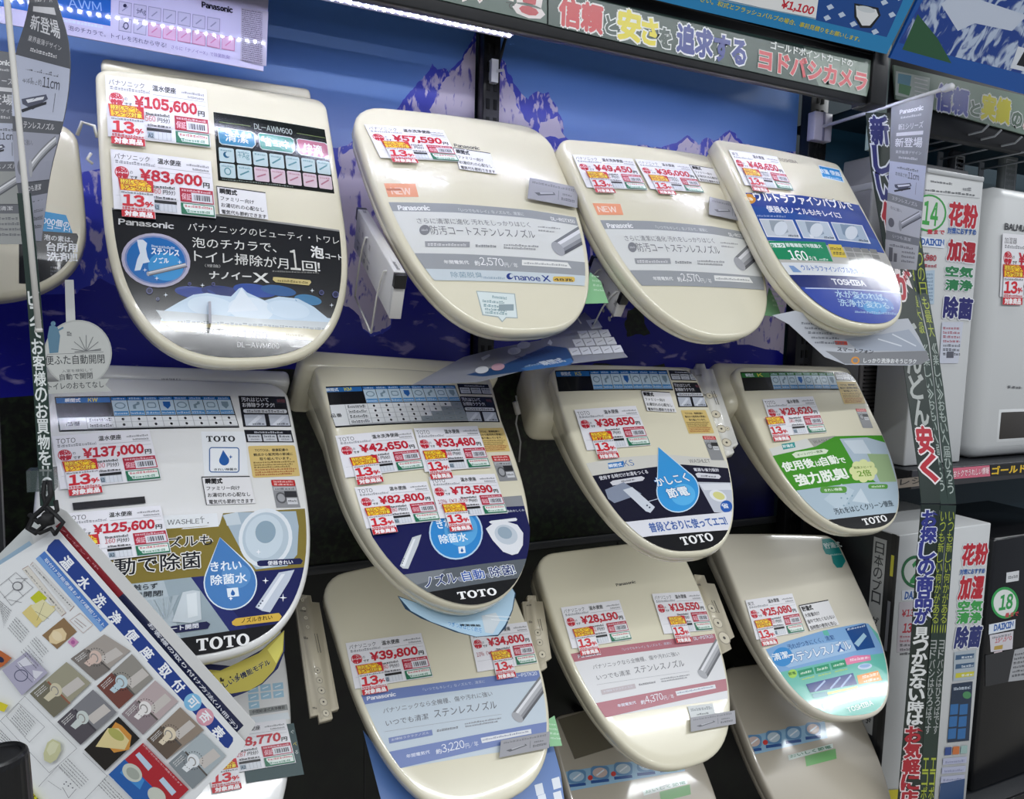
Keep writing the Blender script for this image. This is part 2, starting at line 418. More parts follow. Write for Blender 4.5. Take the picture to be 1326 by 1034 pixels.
def price_tag(H, TL, TR, BL, maker, name, price, sub, where, point=True, lab=(0, 0), group='price cards on the toilet seats', h0=.0035, w=100, h=64, plain=False, model=None, ptc='10%'):
    uv = H.uv(*TL); root = thing('price_tag', where, 'price tag', H.mw @ Matrix.Translation((uv[0], -uv[1], 0)), group)
    org = tuple(uv)
    s = Sheet(H, 'card', root, None, h0, clip=False, rough=.4, org=org); s.aff(TL, TR, BL, w, h); R_ = PAPER
    s.rect(0, 0, 100, 64, R_, slab=.0006)
    n = len(maker); s.T(maker, 3, 10, 3+min(34, 6.5*n if maker != 'TOTO' else 19), 10, 6.2, BLK, .0)
    s.dashes(4, 14.5, 42, 14.5, 3.4, '#88888E', 2, 14)
    s.T(name, 45, 10.5, 45+5.8*len(name), 10.5, 6.3, BLK, .025)
    s.dashes(74, 8.5, 97, 8.5, 2.4, GRY, 4); s.dashes(80, 13, 97, 13, 2.4, GRY, 6); s.line(45, 14.8, 98, 14.8, .35, GRY); s.line(45, 19.5, 98, 19.5, .35, '#A8A8AC')
    s.ell(9.5, 24.5, 6.8, 6.8, RED); s.ell(9.5, 24.5, 6.0, 6.0, '#E9D6DA'); s.T('税込', 4.5, 24, 14.5, 24, 5, RED, .07); s.T('特価', 4.5, 30, 14.5, 30, 5, RED, .07)
    s.T('の', 17, 25, 20, 25, 3.2, BLK); s.T('です', 17, 30.5, 24, 30.5, 3.4, BLK, .02)
    s.T('¥'+price, 27, 31.5, 88, 31.5, 12.8, RED, .05, gap=.1); s.T('円', 89.5, 31.5, 96, 31.5, 5.6, BLK, .03)
    s.dashes(37, 37.5, 60, 37.5, 2.8, BLK, 8, 8)
    if plain: s.T(ptc, 4, 43, 16, 43, 6.5, '#B03044'); s.T('(¥'+sub, 20, 43, 46, 43, 6.5, '#B03044', .0)
    else: s.T(sub, 36, 44, 46, 44, 6, RED, .0)
    s.T('円分)', 48, 44, 60, 44, 5.2, BLK, .01); s.dashes(38, 49, 61, 49, 2.6, BLK, 9, 7)
    s.line(3, 49.5, 63, 49.5, .3, '#B8B8BC')
    s.rect(37, 50.8, 61, 54, '#18181C'); s.rect(37, 54.4, 61, 62.5, '#D6DAE0')
    for k in range(5): s.line(44+k*4, 54.4, 44+k*4, 62.5, .35, '#A8ACB2'); s.lay -= 1
    s.lay += 1; s.rect(37.5, 55.5, 43.5, 61.5, '#8FA0AE'); s.T('A2', 38, 61, 43, 61, 4, '#22303C', .02)
    s.rect(65, 34.5, 99, 49.5, '#B01C38'); s.dashes(67, 38, 97, 38, 2.2, '#E6C8CE', 11); s.rect(76.5, 39, 98, 48.6, '#DCDCE2')
    s.T('保証', 66.3, 47.6, 75.8, 47.6, 7.2, '#E8B8C2', .02)
    rn = random.Random(3); x = 79.
    while x < 96: wd = rn.choice((.5, .9, 1.3)); s.rect(x, 41, x+wd, 47, '#3A3A44'); s.lay -= 1; x += wd+rn.uniform(.5, 1.1)
    s.lay += 1
    s.rect(65, 51, 99, 63.2, '#1E7050'); s.rect(67.5, 52, 98, 61.4, '#E2ECE6'); s.dashes(69, 55.4, 97, 55.4, 2.6, '#C84858', 12, 8); s.dashes(69, 60.6, 94, 60.6, 2.8, '#3A8468', 13, 8)
    s.poly([(67.5, 61.4), (71, 61.4), (67.5, 55)], '#1E7050')
    if point:
        base = s.cm; dx, dy = lab; point_label(s, s.o, H, lambda x, y: base(x+dx, y+dy))
    return root
def note_card(H, TL, TR, BL, where, lines=('瞬間式', 'ファミリー向け', 'お湯切れの心配なし', '電気代も節約できます'), parent=None):
    s = Sheet(H, 'note_card', H.skin, 'small white card printed with black Japanese lines', .0028, clip=False, rough=.4); s.aff(TL, TR, BL, 100, 64)
    s.rect(0, 0, 100, 64, '#E6E5E6', slab=.0005); s.rect(0, 0, 100, 2.5, '#26262A'); s.rect(0, 0, 1.6, 64, '#26262A')
    wds = (34, 56, 84, 92); n = len(lines)
    for i, l in enumerate(lines): s.T(l, 6, 17+i*46/(n-1), 6+(34 if i == 0 else min(90, 9.6*len(l))), 17+i*46/(n-1), 12 if i == 0 else 9.5, BLK, .05 if i == 0 else .015)
    return s
NB = '#0E0E12'
def toto(s, x0, y0, x1, y1, h, col='#F2F2F2', bold=.0): return s.T('\ue001\ue002\ue001\ue002', x0, y0, x1, y1, h, col, bold, gap=.1)
def Zm(ox, oy, k): return lambda x, y: (ox+x/k, oy+y/k)
def Zs(z, *pts): return [z(*p) for p in pts]
def simil(Ha, a0, a1, za, Hb, b0, b1):
    """carry points read on seat a over to seat b (same sticker on both)"""
    c = lambda p: complex(*p)
    A0, A1 = c(Ha.uv(*za(*a0))), c(Ha.uv(*za(*a1))); B0, B1 = c(Hb.uv(*b0)), c(Hb.uv(*b1)); k = (B1-B0)/(A1-A0)
    def f(x, y): q = B0+(c(Ha.uv(*za(x, y)))-A0)*k; return (q.real, q.imag)
    return f
def drop(s, cx, cy, r, tx, ty, col, ring='#DCE8F0'):
    def P(k):
        a = math.atan2(ty-cy, tx-cx); pts = [(cx+(tx-cx)*(1 if k == 1 else 1+.12*(k-1)), cy+(ty-cy)*(1 if k == 1 else 1+.12*(k-1)))]
        for i in range(0, 25): t = a+math.radians(55+i*250/24); pts.append((cx+r*k*math.cos(t), cy+r*k*math.sin(t)))
        return pts
    s.poly(P(1.05), ring); s.poly(P(1), col); return s
def nozzle_pic(s, a, b, c, d):
    """metal tube between two short ends a-b and c-d"""
    a, b, c, d = map(np.array, (a, b, c, d))
    for t0, t1, col in ((0, .16, '#7E8084'), (.16, .36, '#E4E4E8'), (.36, .62, '#B6B7BB'), (.62, .82, '#8C8D92'), (.82, 1, '#5A5B60')):
        s.poly([a+(b-a)*t0, a+(b-a)*t1, c+(d-c)*t1, c+(d-c)*t0], col); s.lay -= 1
    s.lay += 1; m_ = (a+b)/2; w_ = np.hypot(*(b-a))/2; s.ell(m_[0], m_[1], w_, w_*.55, '#A6A7AC', math.degrees(math.atan2(*(b-a)[::-1])))
def nozzle_icon(s, ax, bx, cx, col='#55555A', back='#8E8E94'):
    pass
def silver_card(H, pts, z, where='grey card with a small drawing of a slim seat'):
    P = Zs(z, *pts); s = Sheet(H, 'slim_seat_card', H.skin, where, .009, clip=False, rough=.35); s.aff(P[0], P[1], P[3], 100, 45)
    s.rect(0, 0, 100, 45, '#96969C', slab=.0006); s.dashes(6, 11, 92, 11, 5, '#6A6A70', 3, 16)
    s.poly([(12, 30), (50, 22), (54, 27), (20, 35)], '#55565C'); s.poly([(22, 28), (48, 23), (50, 25), (24, 31)], '#AEAEB4'); s.line(60, 16, 60, 36, .8, '#55565C')
    s.dashes(68, 24, 88, 24, 4, '#5C5C62', 5, 6); s.dashes(66, 35, 94, 35, 6, '#4C4C52', 6, 7)

# --- top row, first seat: large black panels
HA1 = seat([0.044, 0.386, 0.351, 0.477, 20.691, -2.082, -4.3, 0.215, 2.713, 0.013, 0.018, 2.705], 'large ivory toilet seat whose lower half is a black poster with white foam', IVORY, .085, .05, dome=.006)
zA, zB = Zm(90, 60, 3.584), Zm(130, 250, 3.9)
bx = box('hinge_cover', -.165, .0, -.06, .150, .022, -.012, IVORY, HA1.root, .008)
s = HA1.sheet('promo_sticker', 'black poster with a blue round picture and white foam', rough=.16); s.px(130, 250, 3.9)
s.poly([(20, 70), (600, 118), (1235, 188), (1300, 900), (-60, 900)], '#191B20')
s.poly([(25, 62), (600, 108), (1235, 182), (1235, 190), (600, 118), (25, 72)], '#8C8C8A')
for cx, cy, rx, ry, col in ((480, 500, 105, 30, '#28408E'), (620, 500, 110, 32, '#1D2F6E'), (780, 490, 110, 32, '#24489A'), (1050, 535, 70, 26, '#3C7AA6'), (900, 490, 90, 26, '#2C5C94')):
    s.ell(cx, cy, rx, ry, col, 8)
s.poly([(320, 590), (400, 545), (470, 510), (540, 502), (610, 515), (660, 520), (700, 480), (715, 475), (740, 500), (830, 540), (900, 520), (1000, 530), (1080, 570), (1150, 625), (1300, 640), (1300, 720), (300, 660)], '#C3D8E8')
s.ell(560, 570, 120, 50, '#D3E4F0', 8); s.ell(760, 585, 115, 60, '#DDEAF4', 8); s.ell(950, 585, 110, 45, '#D0E2F0', 8); s.poly([(640, 600), (712, 478), (800, 590)], '#E4EEF6')
s.poly([(280, 585), (800, 632), (1300, 652), (1300, 700), (320, 640)], '#BFC6C8'); s.dashes(390, 650, 1190, 690, 14, '#7E8688', 4, 34)
s.poly([(300, 640), (1260, 692), (1260, 752), (380, 692)], '#B9AE86'); s.poly([(490, 672), (935, 702), (935, 740), (490, 705)], '#C8C2B0')
s.poly([(487, 673), (685, 688), (668, 722), (484, 705)], '#1B1C20'); s.T('年間電気代', 508, 702, 660, 714, 22, '#D8D8D4', .02)
s.T('約', 690, 725, 712, 727, 24, '#3A3C48'); s.T('1780', 718, 728, 845, 736, 38, '#34367A', .0); s.T('円/年', 850, 736, 915, 740, 22, '#34367A', .0); s.dashes(940, 716, 1030, 722, 12, '#8A7C58', 3, 7)
s.poly([(420, 706), (1260, 756), (1260, 900), (300, 900)], '#1A1B20'); s.T('DL-AWM600', 692, 775, 905, 783, 27, '#C4C4C4', .0)
s.T('Panasonic', 92, 150, 370, 180, 30, '#D8D8D8', .03)
s.T('パナソニックのビューティ・トワレ', 442, 190, 1210, 255, 42, '#D4D4CE'); s.T('泡のチカラで、', 465, 274, 890, 300, 52, '#DCDCD6', .005)
s.T('トイレ掃除が月', 474, 344, 950, 384, 58, '#DCDCD6', .005); s.T('1', 962, 386, 1014, 388, 102, '#D2D2CA', .0); s.T('回!', 1022, 390, 1112, 396, 50, '#DCDCD6', .01)
s.T('(理論)', 528, 374, 606, 378, 16, '#B8B8B4'); s.T('泡', 1066, 322, 1130, 328, 58, '#E4E4E0', .03); s.T('コート', 1140, 326, 1222, 332, 26, '#E4E4E0', .03); s.dashes(868, 398, 1105, 404, 8, '#8A8A86', 6, 20)
s.T('ナノイー', 553, 432, 762, 440, 36, '#DADAD6', .03); s.T('X', 776, 450, 850, 452, 46, '#E2E2DC', .02)
s.poly([(872, 424), (890, 424), (1060, 438), (1066, 448), (1054, 464), (884, 450), (870, 438)], '#CDBB7E'); s.dashes(895, 446, 1048, 456, 12, '#5E5226', 7, 12)
s.ell(280, 337, 176, 135, '#B9B4C8', 12); s.ell(280, 337, 160, 122, '#7E8CB8', 12); s.ell(280, 337, 150, 114, '#1E6CB4', 12); s.ell(330, 370, 90, 70, '#3C96D2', 12)
s.poly([(185, 232), (215, 232), (236, 250), (230, 278), (238, 320), (250, 345), (215, 352), (202, 385), (172, 388), (186, 330), (200, 300), (190, 262)], '#DCE6EE')
s.T('ステンレス', 258, 305, 397, 318, 30, '#F0F4F8', .04); s.T('ノズル', 268, 348, 345, 353, 26, '#F0F4F8', .04); s.dashes(258, 270, 375, 284, 12, '#CFE0F0', 8, 9)
nozzle_pic(s, (236, 394), (244, 416), (428, 352), (440, 374))
for x, y in ((330, 512), (1170, 562), (400, 348), (515, 466), (225, 385), (285, 428), (1070, 490)):
    s.poly([(x-12, y), (x-2, y-2), (x, y-12), (x+2, y-2), (x+12, y), (x+2, y+2), (x, y+12), (x-2, y+2)], '#EEF2F8')
for x, y, r in ((248, 490, 17), (290, 532, 9), (450, 458, 9), (1118, 500, 13), (1190, 508, 17), (570, 460, 9)): s.ell(x, y, r, r, '#565A88'); s.ell(x, y, r*.7, r*.7, '#25284A')
s = HA1.sheet('feature_panel', 'black panel with coloured function buttons', h0=.0008, rough=.15); s.aff(*Zs(zA, (668, 302), (1205, 378), (690, 622)), 100, 58)
s.rect(0, 0, 100, 58, '#0F1512', slab=.0005); s.T('DL-AWM600', 33, 10, 66, 10, 5, '#A9B4AE', .01); s.line(4, 8, 30, 8, .4, '#8A9A60'); s.line(70, 8, 96, 8, .4, '#8A9A60')
for x0, x1, col, t in ((2, 33, '#3A86AE', '清潔'), (35.5, 67, '#3C8C7A', '省エネ'), (69, 98, '#B4687F', '快適')):
    s.poly([(x0, 14), (x0+2, 12.5), (x1-3, 12.5), (x1, 14), (x1, 24), (x1-3, 27.5), (x0+3, 27.5), (x0+1, 26)], '#CBD6D6'); s.poly([(x0+.8, 14), (x0+2.5, 13.2), (x1-3, 13.2), (x1-.8, 15), (x1-.8, 24), (x1-3, 26.6), (x0+3, 26.6), (x0+1.5, 25)], col)
    q = 6 if len(t) == 2 else 4.5; s.T(t, x0+q, 24, x1-q, 24, 8, '#E6EEEE', .01)
for r_ in range(2):
    for k in range(7):
        x = 2+k*13.9; y = 30+r_*13.4; s.rrect(x, y, x+12.3, y+12, 1.3, '#B9CCCE' if (r_ == 0 or k < 2) else '#CDB9C0')
        ic = '#5A8890' if (r_ == 0 or k < 2) else '#A8707E'
        if r_ == 0 and k == 1: s.T('+Ag', x+1.5, y+8.4, x+10.8, y+8.4, 5.5, ic, .01)
        elif r_ == 0 and k == 0: s.ell(x+6, y+6, 2.6, 2.6, '#2A5A78'); s.ell(x+7.2, y+5.4, 1.9, 1.9, '#B9CCCE')
        elif r_ == 1 and k == 0: s.ell(x+6, y+6.6, 2.8, 3.2, ic); s.ell(x+6, y+6.6, 1.9, 2.3, '#B9CCCE')
        else: s.line(x+2, y+8.5, x+9.5, y+(3.5+k % 3), 1.2, ic)
        s.dashes(x+1.5, y+2.9, x+10.8, y+2.9, 1.3, ic, k+r_*9, 6)
s.dashes(3, 57.6, 62, 57.6, 1.2, '#7A847C', 3, 30)
note_card(HA1, *Zs(zA, (680, 650), (908, 680), (692, 780)), 'x')
price_tag(HA1, *Zs(zA, (165, 122), (634, 200), (178, 412)), 'パナソニック', '温水便座', '105,600', '560', 'price card reading ¥105,600 at the top left corner of the large seat')
price_tag(HA1, *Zs(zA, (190, 474), (655, 540), (206, 752)), 'パナソニック', '温水便座', '83,600', '360', 'price card reading ¥83,600 just above the black foam poster', lab=(4, 0), h0=.0045)

# --- second seat
HA2 = seat([0.446, 0.393, 0.397, 0.469, 32.638, -3.818, -3.822, 0.069, 2.454, -0.006, 0.054, 2.775], 'ivory toilet seat with a grey banded sticker and a speech bubble sticker at its foot', IVORY, .06, .042, dome=.006)
z2 = Zm(440, 120, 3.232)
def grey_banner(H, fn, third):
    s = H.sheet('promo_sticker', 'white sticker between two grey bands with a steel nozzle', rough=.25); s.cm = fn; g = '#9C9FA2'
    s.poly([(150, 446), (480, 464), (800, 490), (1100, 528), (1100, 760), (300, 725)], '#DCDDDA')
    s.poly([(150, 446), (480, 464), (800, 490), (1100, 528), (1100, 562), (800, 524), (480, 500), (150, 484)], g)
    s.T('Panasonic', 250, 484, 380, 489, 20, '#EEEEEE', .04); s.T('「いつでもキレイ」なノズルで、清潔に', 500, 497, 772, 514, 14, '#C9CBCC', .02); s.T('DL-RGTX50', 888, 531, 990, 540, 14, '#E2E2E2', .03)
    s.T('さらに清潔に進化 汚れをしっかりはじく', 328, 543, 800, 563, 24, '#808083', .0); s.ell(357, 570, 22, 21, '#85868A'); s.dashes(344, 574, 370, 574, 9, '#C4C4C6', 3, 3)
    s.T('防汚コートステンレスノズル', 386, 590, 822, 610, 38, '#7A7A7E', .0); s.dashes(830, 562, 925, 568, 6, '#9A9A9C', 4, 9); s.dashes(832, 578, 900, 582, 6, '#9A9A9C', 5, 7)
    s.poly([(358, 617), (544, 623), (544, 646), (360, 640)], '#9B9C9F'); s.dashes(370, 636, 530, 641, 11, '#D8D8D8', 5, 13)
    s.dashes(568, 645, 655, 648, 11, '#85868A', 6, 8); s.dashes(686, 640, 832, 646, 8, '#97989A', 7, 12); s.dashes(686, 652, 820, 658, 8, '#97989A', 8, 12)
    nozzle_pic(s, (890, 625), (940, 676), (1015, 545), (1062, 606))
    s.poly([(200, 660), (520, 674), (1100, 708), (1100, 764), (520, 738), (200, 726)], g)
    s.T('年間電気代', 440, 712, 542, 716, 15, '#E2E2E2', .03); s.T('約', 568, 722, 588, 723, 20, '#EAEAEA', .02); s.T('2,570', 592, 724, 690, 730, 36, '#F2F2F2', .0, gap=.05); s.T('円/年', 692, 730, 748, 733, 20, '#EAEAEA')
    s.poly([(762, 699), (955, 708), (972, 732), (762, 722)], '#E8E8E4'); s.dashes(770, 716, 955, 724, 8, '#8C8E90', 4, 22)
    if third:
        s.poly([(300, 728), (520, 738), (1100, 764), (1100, 806), (300, 776)], '#C9D2D6'); s.T('除菌脱臭', 470, 770, 600, 774, 24, '#7F98A6', .0); s.dashes(602, 776, 690, 780, 9, '#8AA0B0', 3, 10)
        s.ell(712, 768, 15, 13, '#2B3F86'); s.ell(718, 766, 8, 8, '#C9D2D6'); s.T('nanoe', 735, 783, 842, 788, 17, '#2B3F86', .02); s.T('X', 852, 788, 884, 789, 24, '#2B3F86', .02)
        s.rrect(893, 767, 986, 789, 8, '#D8B658'); s.T('48兆', 900, 786, 978, 787, 12, '#4A4038', .03)
grey_banner(HA2, lambda x, y: HA2.uv(*z2(x, y)), True)
s = HA2.sheet('new_sticker', 'faded orange sticker reading NEW', rough=.35); s.px(440, 120, 3.232); s.poly([(188, 370), (318, 377), (332, 432), (206, 428)], '#E49A74'); s.T('NEW', 222, 416, 302, 421, 26, '#F0CDBB', .03); s.poly([(196, 392), (255, 394), (262, 404), (202, 402)], '#B86A48')
s = HA2.sheet('speech_sticker', 'pale speech bubble sticker', rough=.2); s.px(440, 120, 3.232); s.poly([(573, 825), (735, 838), (748, 940), (700, 938), (683, 956), (665, 935), (600, 926)], '#A8B4B4'); s.poly([(577, 829), (731, 841), (744, 936), (698, 934), (683, 950), (667, 931), (604, 922)], '#DCE6E4')
for i, (a, b) in enumerate(((640, 855), (600, 872), (605, 890), (610, 905), (612, 918))): s.dashes(a, b, a+(90 if i else 60), b+8, 11, '#7E9CA0', i, 8)
s.rect(668, 882, 730, 908, '#93A2A6')
s = HA2.sheet('maker_mark', None, rough=.3); s.px(440, 120, 3.232); s.T('Panasonic', 482, 224, 588, 238, 14, '#26262A', .03)
note_card(HA2, *Zs(z2, (472, 230), (628, 254), (498, 322)), 'x')
silver_card(HA2, [(788, 365), (995, 400), (985, 490), (778, 455)], z2)
price_tag(HA2, *Zs(z2, (105, 125), (432, 158), (172, 268)), 'パナソニック', '温水洗浄便座', '57,590', '571', 'price card reading ¥57,590 on the second seat of the top row', lab=(8, 2))

# --- third seat
HA3 = seat([0.852, 0.389, 0.417, 0.459, 31.347, -4.537, -5.617, 0.147, 2.388, -0.015, 0.028, 2.384], 'ivory toilet seat with a grey banded sticker and two price cards side by side', IVORY, .06, .042, dome=.006)
z3 = Zm(720, 160, 3.567)
grey_banner(HA3, simil(HA2, (218, 452), (995, 512), z2, HA3, z3(213, 440), z3(893, 494)), False)
s = HA3.sheet('new_sticker', 'orange sticker reading NEW', rough=.35); s.px(720, 160, 3.567); s.poly([(175, 358), (300, 367), (315, 418), (190, 413)], '#EE9C74'); s.T('NEW', 206, 399, 288, 404, 25, '#F6DDCF', .02)
note_card(HA3, *Zs(z3, (615, 186), (735, 200), (662, 264)), 'x')
silver_card(HA3, [(700, 347), (880, 382), (876, 466), (695, 430)], z3)
price_tag(HA3, *Zs(z3, (80, 135), (352, 164), (146, 290)), 'パナソニック', '温水洗浄便座', '49,450', '491', 'price card reading ¥49,450 on the third seat of the top row', lab=(6, 3))
price_tag(HA3, *Zs(z3, (362, 166), (612, 190), (432, 306)), 'パナソニック', '温水便座', '36,000', '360', 'price card reading ¥36,000 beside the white note card on the third seat', lab=(6, 3), h0=.0045)

# --- fourth seat
HA4 = seat([1.226, 0.425, 0.361, 0.487, 34.525, 1.864, -1.405, 0.263, 2.357, -0.044, 0.014, 2.392], 'ivory toilet seat at the top right with a blue water bubble poster', IVORY, .06, .046, dome=.005, lip=.009)
z4 = Zm(920, 160, 3.231)
s = HA4.sheet('promo_sticker', 'blue poster with three small photographs and a green box', rough=.18); s.px(920, 160, 3.231)
s.poly([(60, 275), (380, 300), (640, 336), (760, 540), (640, 526), (200, 478)], '#1D3E92'); s.poly([(80, 330), (300, 350), (700, 480), (740, 530), (200, 478)], '#25509E')
s.ell(168, 308, 27, 20, '#D8922C', 20); s.T('洗浄', 152, 314, 186, 318, 14, '#FFF0D0', .04)
s.T('ウルトラファインバブルで', 196, 318, 606, 360, 38, '#F4F6FA', .03, ('#122A70', .07)); s.T('便器も!ノズルも!キレイに!', 246, 366, 552, 396, 26, '#F0F2F8', .025); s.dashes(200, 383, 315, 391, 8, '#9AB0D8', 3, 10)
for i, (x, y, c1, c2) in enumerate(((208, 392, '#C6CCD2', '#9AA4AC'), (355, 402, '#BCC8D4', '#8E9CAA'), (502, 412, '#A8B8C8', '#7C90A2'))):
    s.poly([(x, y), (x+136, y+10), (x+172, y+88), (x+34, y+76)], '#E6E8EC'); s.poly([(x+4, y+4), (x+133, y+13), (x+165, y+84), (x+36, y+72)], c1); s.poly([(x+40, y+8), (x+100, y+12), (x+120, y+60), (x+80, y+74), (x+52, y+50)], c2); s.ell(x+88, y+44, 26, 30, '#D8DEE4', 30); s.dashes(x+120, y+78, x+160, y+81, 9, '#26304A', 3, 4)
s.poly([(200, 478), (640, 526), (770, 545), (780, 600), (600, 600), (240, 575)], '#B9B7B0'); s.poly([(228, 484), (478, 497), (512, 578), (285, 562)], '#128A5A'); s.poly([(252, 494), (310, 497), (318, 516), (262, 512)], '#E8F2EC'); s.T('おトク', 262, 511, 312, 514, 13, '#128A5A', .04)
s.T('節電機能で年間最大', 322, 513, 468, 522, 16, '#E6F2EC', .03); s.T('160', 342, 566, 415, 572, 38, '#F4FAF6', .02); s.T('円/年', 420, 572, 448, 574, 18, '#F4FAF6', .02); s.dashes(455, 572, 492, 574, 10, '#D0E8DA', 4, 4)
s.poly([(490, 505), (545, 508), (570, 562), (510, 558)], '#DCC23E'); s.dashes(500, 528, 545, 531, 12, '#5C4E1C', 3, 4); s.dashes(512, 548, 560, 551, 12, '#5C4E1C', 5, 4)
for r_ in range(3):
    for k in range(4): x = 556+k*36+r_*10; y = 516+r_*23+k*2; s.poly([(x, y), (x+32, y+2), (x+40, y+20), (x+8, y+18)], '#8A8984'); s.lay -= 1
s.lay += 1
s.poly([(260, 574), (600, 590), (820, 602), (840, 660), (600, 640), (300, 630)], '#DDE0E2'); s.T('ウルトラファインバブル洗浄', 388, 612, 622, 630, 24, '#3E68B0', .02, ('#F2F4F8', .05)); s.poly([(628, 606), (684, 609), (690, 633), (636, 630)], '#3E7ABE'); s.T('搭載', 640, 629, 682, 631, 16, '#F2F4F8', .02); s.poly([(330, 590), (350, 592), (385, 620), (350, 618)], '#7E9CC8')
s.poly([(330, 628), (840, 650), (860, 720), (380, 680)], '#1B2A6E'); s.T('TOSHIBA', 516, 672, 652, 680, 22, '#E4E6EE', .04)
s.poly([(380, 680), (860, 706), (860, 900), (400, 900)], '#2240A0'); s.poly([(400, 683), (860, 706), (860, 709), (400, 687)], '#C9D6E8'); s.ell(680, 750, 90, 38, '#2E6AB8', 10); s.ell(690, 770, 50, 26, '#4292CC', 10)
s.T('水が変われば、', 530, 726, 745, 742, 30, '#B6D4EA', .01); s.T('洗浄が変わる。', 545, 762, 772, 776, 30, '#B6D4EA', .01); s.dashes(605, 790, 788, 798, 9, '#A0BCE0', 3, 18)
s = HA4.sheet('badge', 'blue badge', rough=.3); s.px(920, 160, 3.231); s.poly([(455, 168), (550, 183), (568, 240), (472, 222)], '#DDEAF2'); s.poly([(459, 172), (547, 186), (563, 235), (474, 218)], '#2A92D6'); s.T('抗菌', 468, 202, 505, 208, 19, '#F0F6FA', .03); s.T('便座', 512, 208, 556, 215, 19, '#F0F6FA', .03); s.dashes(482, 220, 552, 230, 7, '#BFE0F2', 4, 8)
s = HA4.sheet('maker_mark', None, rough=.3); s.px(920, 160, 3.231); s.T('TOSHIBA', 293, 154, 368, 164, 12, '#8A8374', .03)
price_tag(HA4, *Zs(z4, (80, 105), (276, 140), (146, 254)), '東芝', '温水便座', '48,650', '481', 'price card reading ¥48,650 above the blue bubble poster', lab=(6, 3))
def chart(H, TL, TR, BL, nrow, head='#2A6CB0', label='dark table of blue function icons', name='瞬間式', model='KW', filled=None):
    s = H.sheet('feature_chart', label, h0=.0006, rough=.2); hh = 13+nrow*3.4+(1 if nrow else 0); s.aff(TL, TR, BL, 100, hh)
    s.rect(0, 0, 100, hh, '#14181E', slab=.0004); s.rect(.6, .8, 29, 4, head); s.T(name, 5, 3.5, 13, 3.5, 2.3, '#E4ECF2', .03); s.T(model, 17, 3.5, 22, 3.5, 2.3, '#D8D44A', .02)
    s.rect(.6, 4.2, 29, 12.4, '#0D0F12')
    for k in range(8):
        x = 29.6+k*8.75; s.rect(x, .8, x+8.4, 2.8, head); s.rect(x, 2.9, x+8.4, 12.4, '#BFD2DE'); s.rect(x+.3, 9.6, x+8.1, 12.2, '#4C8CC4' if k != 9 else head); s.dashes(x+.6, 11.6, x+7.8, 11.6, 1.3, '#C8DDEC', k, 6); s.dashes(x+1, 2.3, x+7.5, 2.3, 1, '#BFD6E8', k+4, 5)
        c = '#7E94A2' if k != 3 else '#2A62A8'; kk = k % 4
        if kk == 0: s.ell(x+4.2, 6.2, 3, 2, c); s.ell(x+4.2, 6.2, 2.3, 1.4, '#BFD2DE')
        elif kk == 1: s.poly([(x+2.4, 8.4), (x+4, 8.4), (x+4, 6.4), (x+6.4, 5.6), (x+6.4, 4), (x+5, 4), (x+4.8, 5), (x+2.4, 6)], c)
        elif kk == 2: s.rrect(x+1.6, 4.4, x+6.8, 8, 1.2, c); s.rrect(x+2.2, 5, x+6.2, 7.4, .8, '#BFD2DE')
        else: s.poly([(x+2.2, 4), (x+6.4, 4), (x+6.4, 6.6), (x+4.3, 8.8), (x+2.2, 6.6)], c)
    if nrow:
        s.rect(.6, 13, 99.4, hh-.6, '#A9ACAE'); s.rect(.8, 13.2, 14.4, hh-.8, '#DCDEDF'); s.T('品番', 4, (13+hh)/2+1, 11, (13+hh)/2+1, 2.4, '#22242A', .02)
        for r in range(nrow):
            y = 13.2+r*3.4; s.rect(14.8, y, 29.3, y+3.1, '#DCDEDF'); s.dashes(16, y+2.5, 28, y+2.5, 1.9, '#3A3C42', r, 9)
            for k in range(8):
                on = filled is None or k < filled[r]
                x = 29.7+k*8.75; s.rect(x, y, x+8.4, y+3.1, '#DCDEDF' if on else '#8E979C'); 
                if on: s.ell(x+4.2, y+1.6, .8, .8, '#16181C', n=10)
                else: s.line(x+3.2, y+1.6, x+5.2, y+1.6, .3, '#5A6066')
def dark_card(H, P, kind=0):
    s = H.sheet('coating_sticker' if kind == 0 else 'spec_sticker', 'black sticker with two grey swatches' if kind == 0 else 'small black sticker with white boxes', h0=.0006, rough=.25)
    if kind == 0:
        s.aff(*P, 100, 62); s.rect(0, 0, 100, 62, '#1A1C22'); s.T('汚れはじいて', 5, 12, 60, 12, 9, '#D8D8DC', .02); s.T('お掃除ラクラク!', 5, 23, 70, 23, 9, '#D8D8DC', .02)
        s.rect(75, 4, 97, 16, '#2A2C34'); s.T('瞬間', 78, 13, 94, 13, 7, '#8A4A50'); s.rrect(5, 27, 94, 35, 3.8, '#D2D4D8'); s.dashes(12, 33.5, 88, 33.5, 5, '#55565C', 3, 12)
        for x in (5, 54): s.rect(x, 38, x+41, 60, '#B9BEC8'); s.poly([(x+4, 58), (x+28, 40), (x+36, 42), (x+12, 60)], '#D4D8E0'); s.dashes(x+14, 58, x+38, 58, 3.5, '#3A3C44', 4, 4)
    else:
        s.aff(*P, 100, 27); s.rect(0, 0, 100, 27, '#1A1C26'); s.dashes(20, 7, 80, 7, 4, '#C4C6CE', 3, 12)
        for k in range(3): s.rect(4+k*32, 10, 33+k*32, 25, '#C9CCD2'); s.dashes(7+k*32, 16, 30+k*32, 16, 4, '#3A3C46', k, 5); s.dashes(10+k*32, 22, 28+k*32, 22, 3, '#7A7C86', k+3, 5)
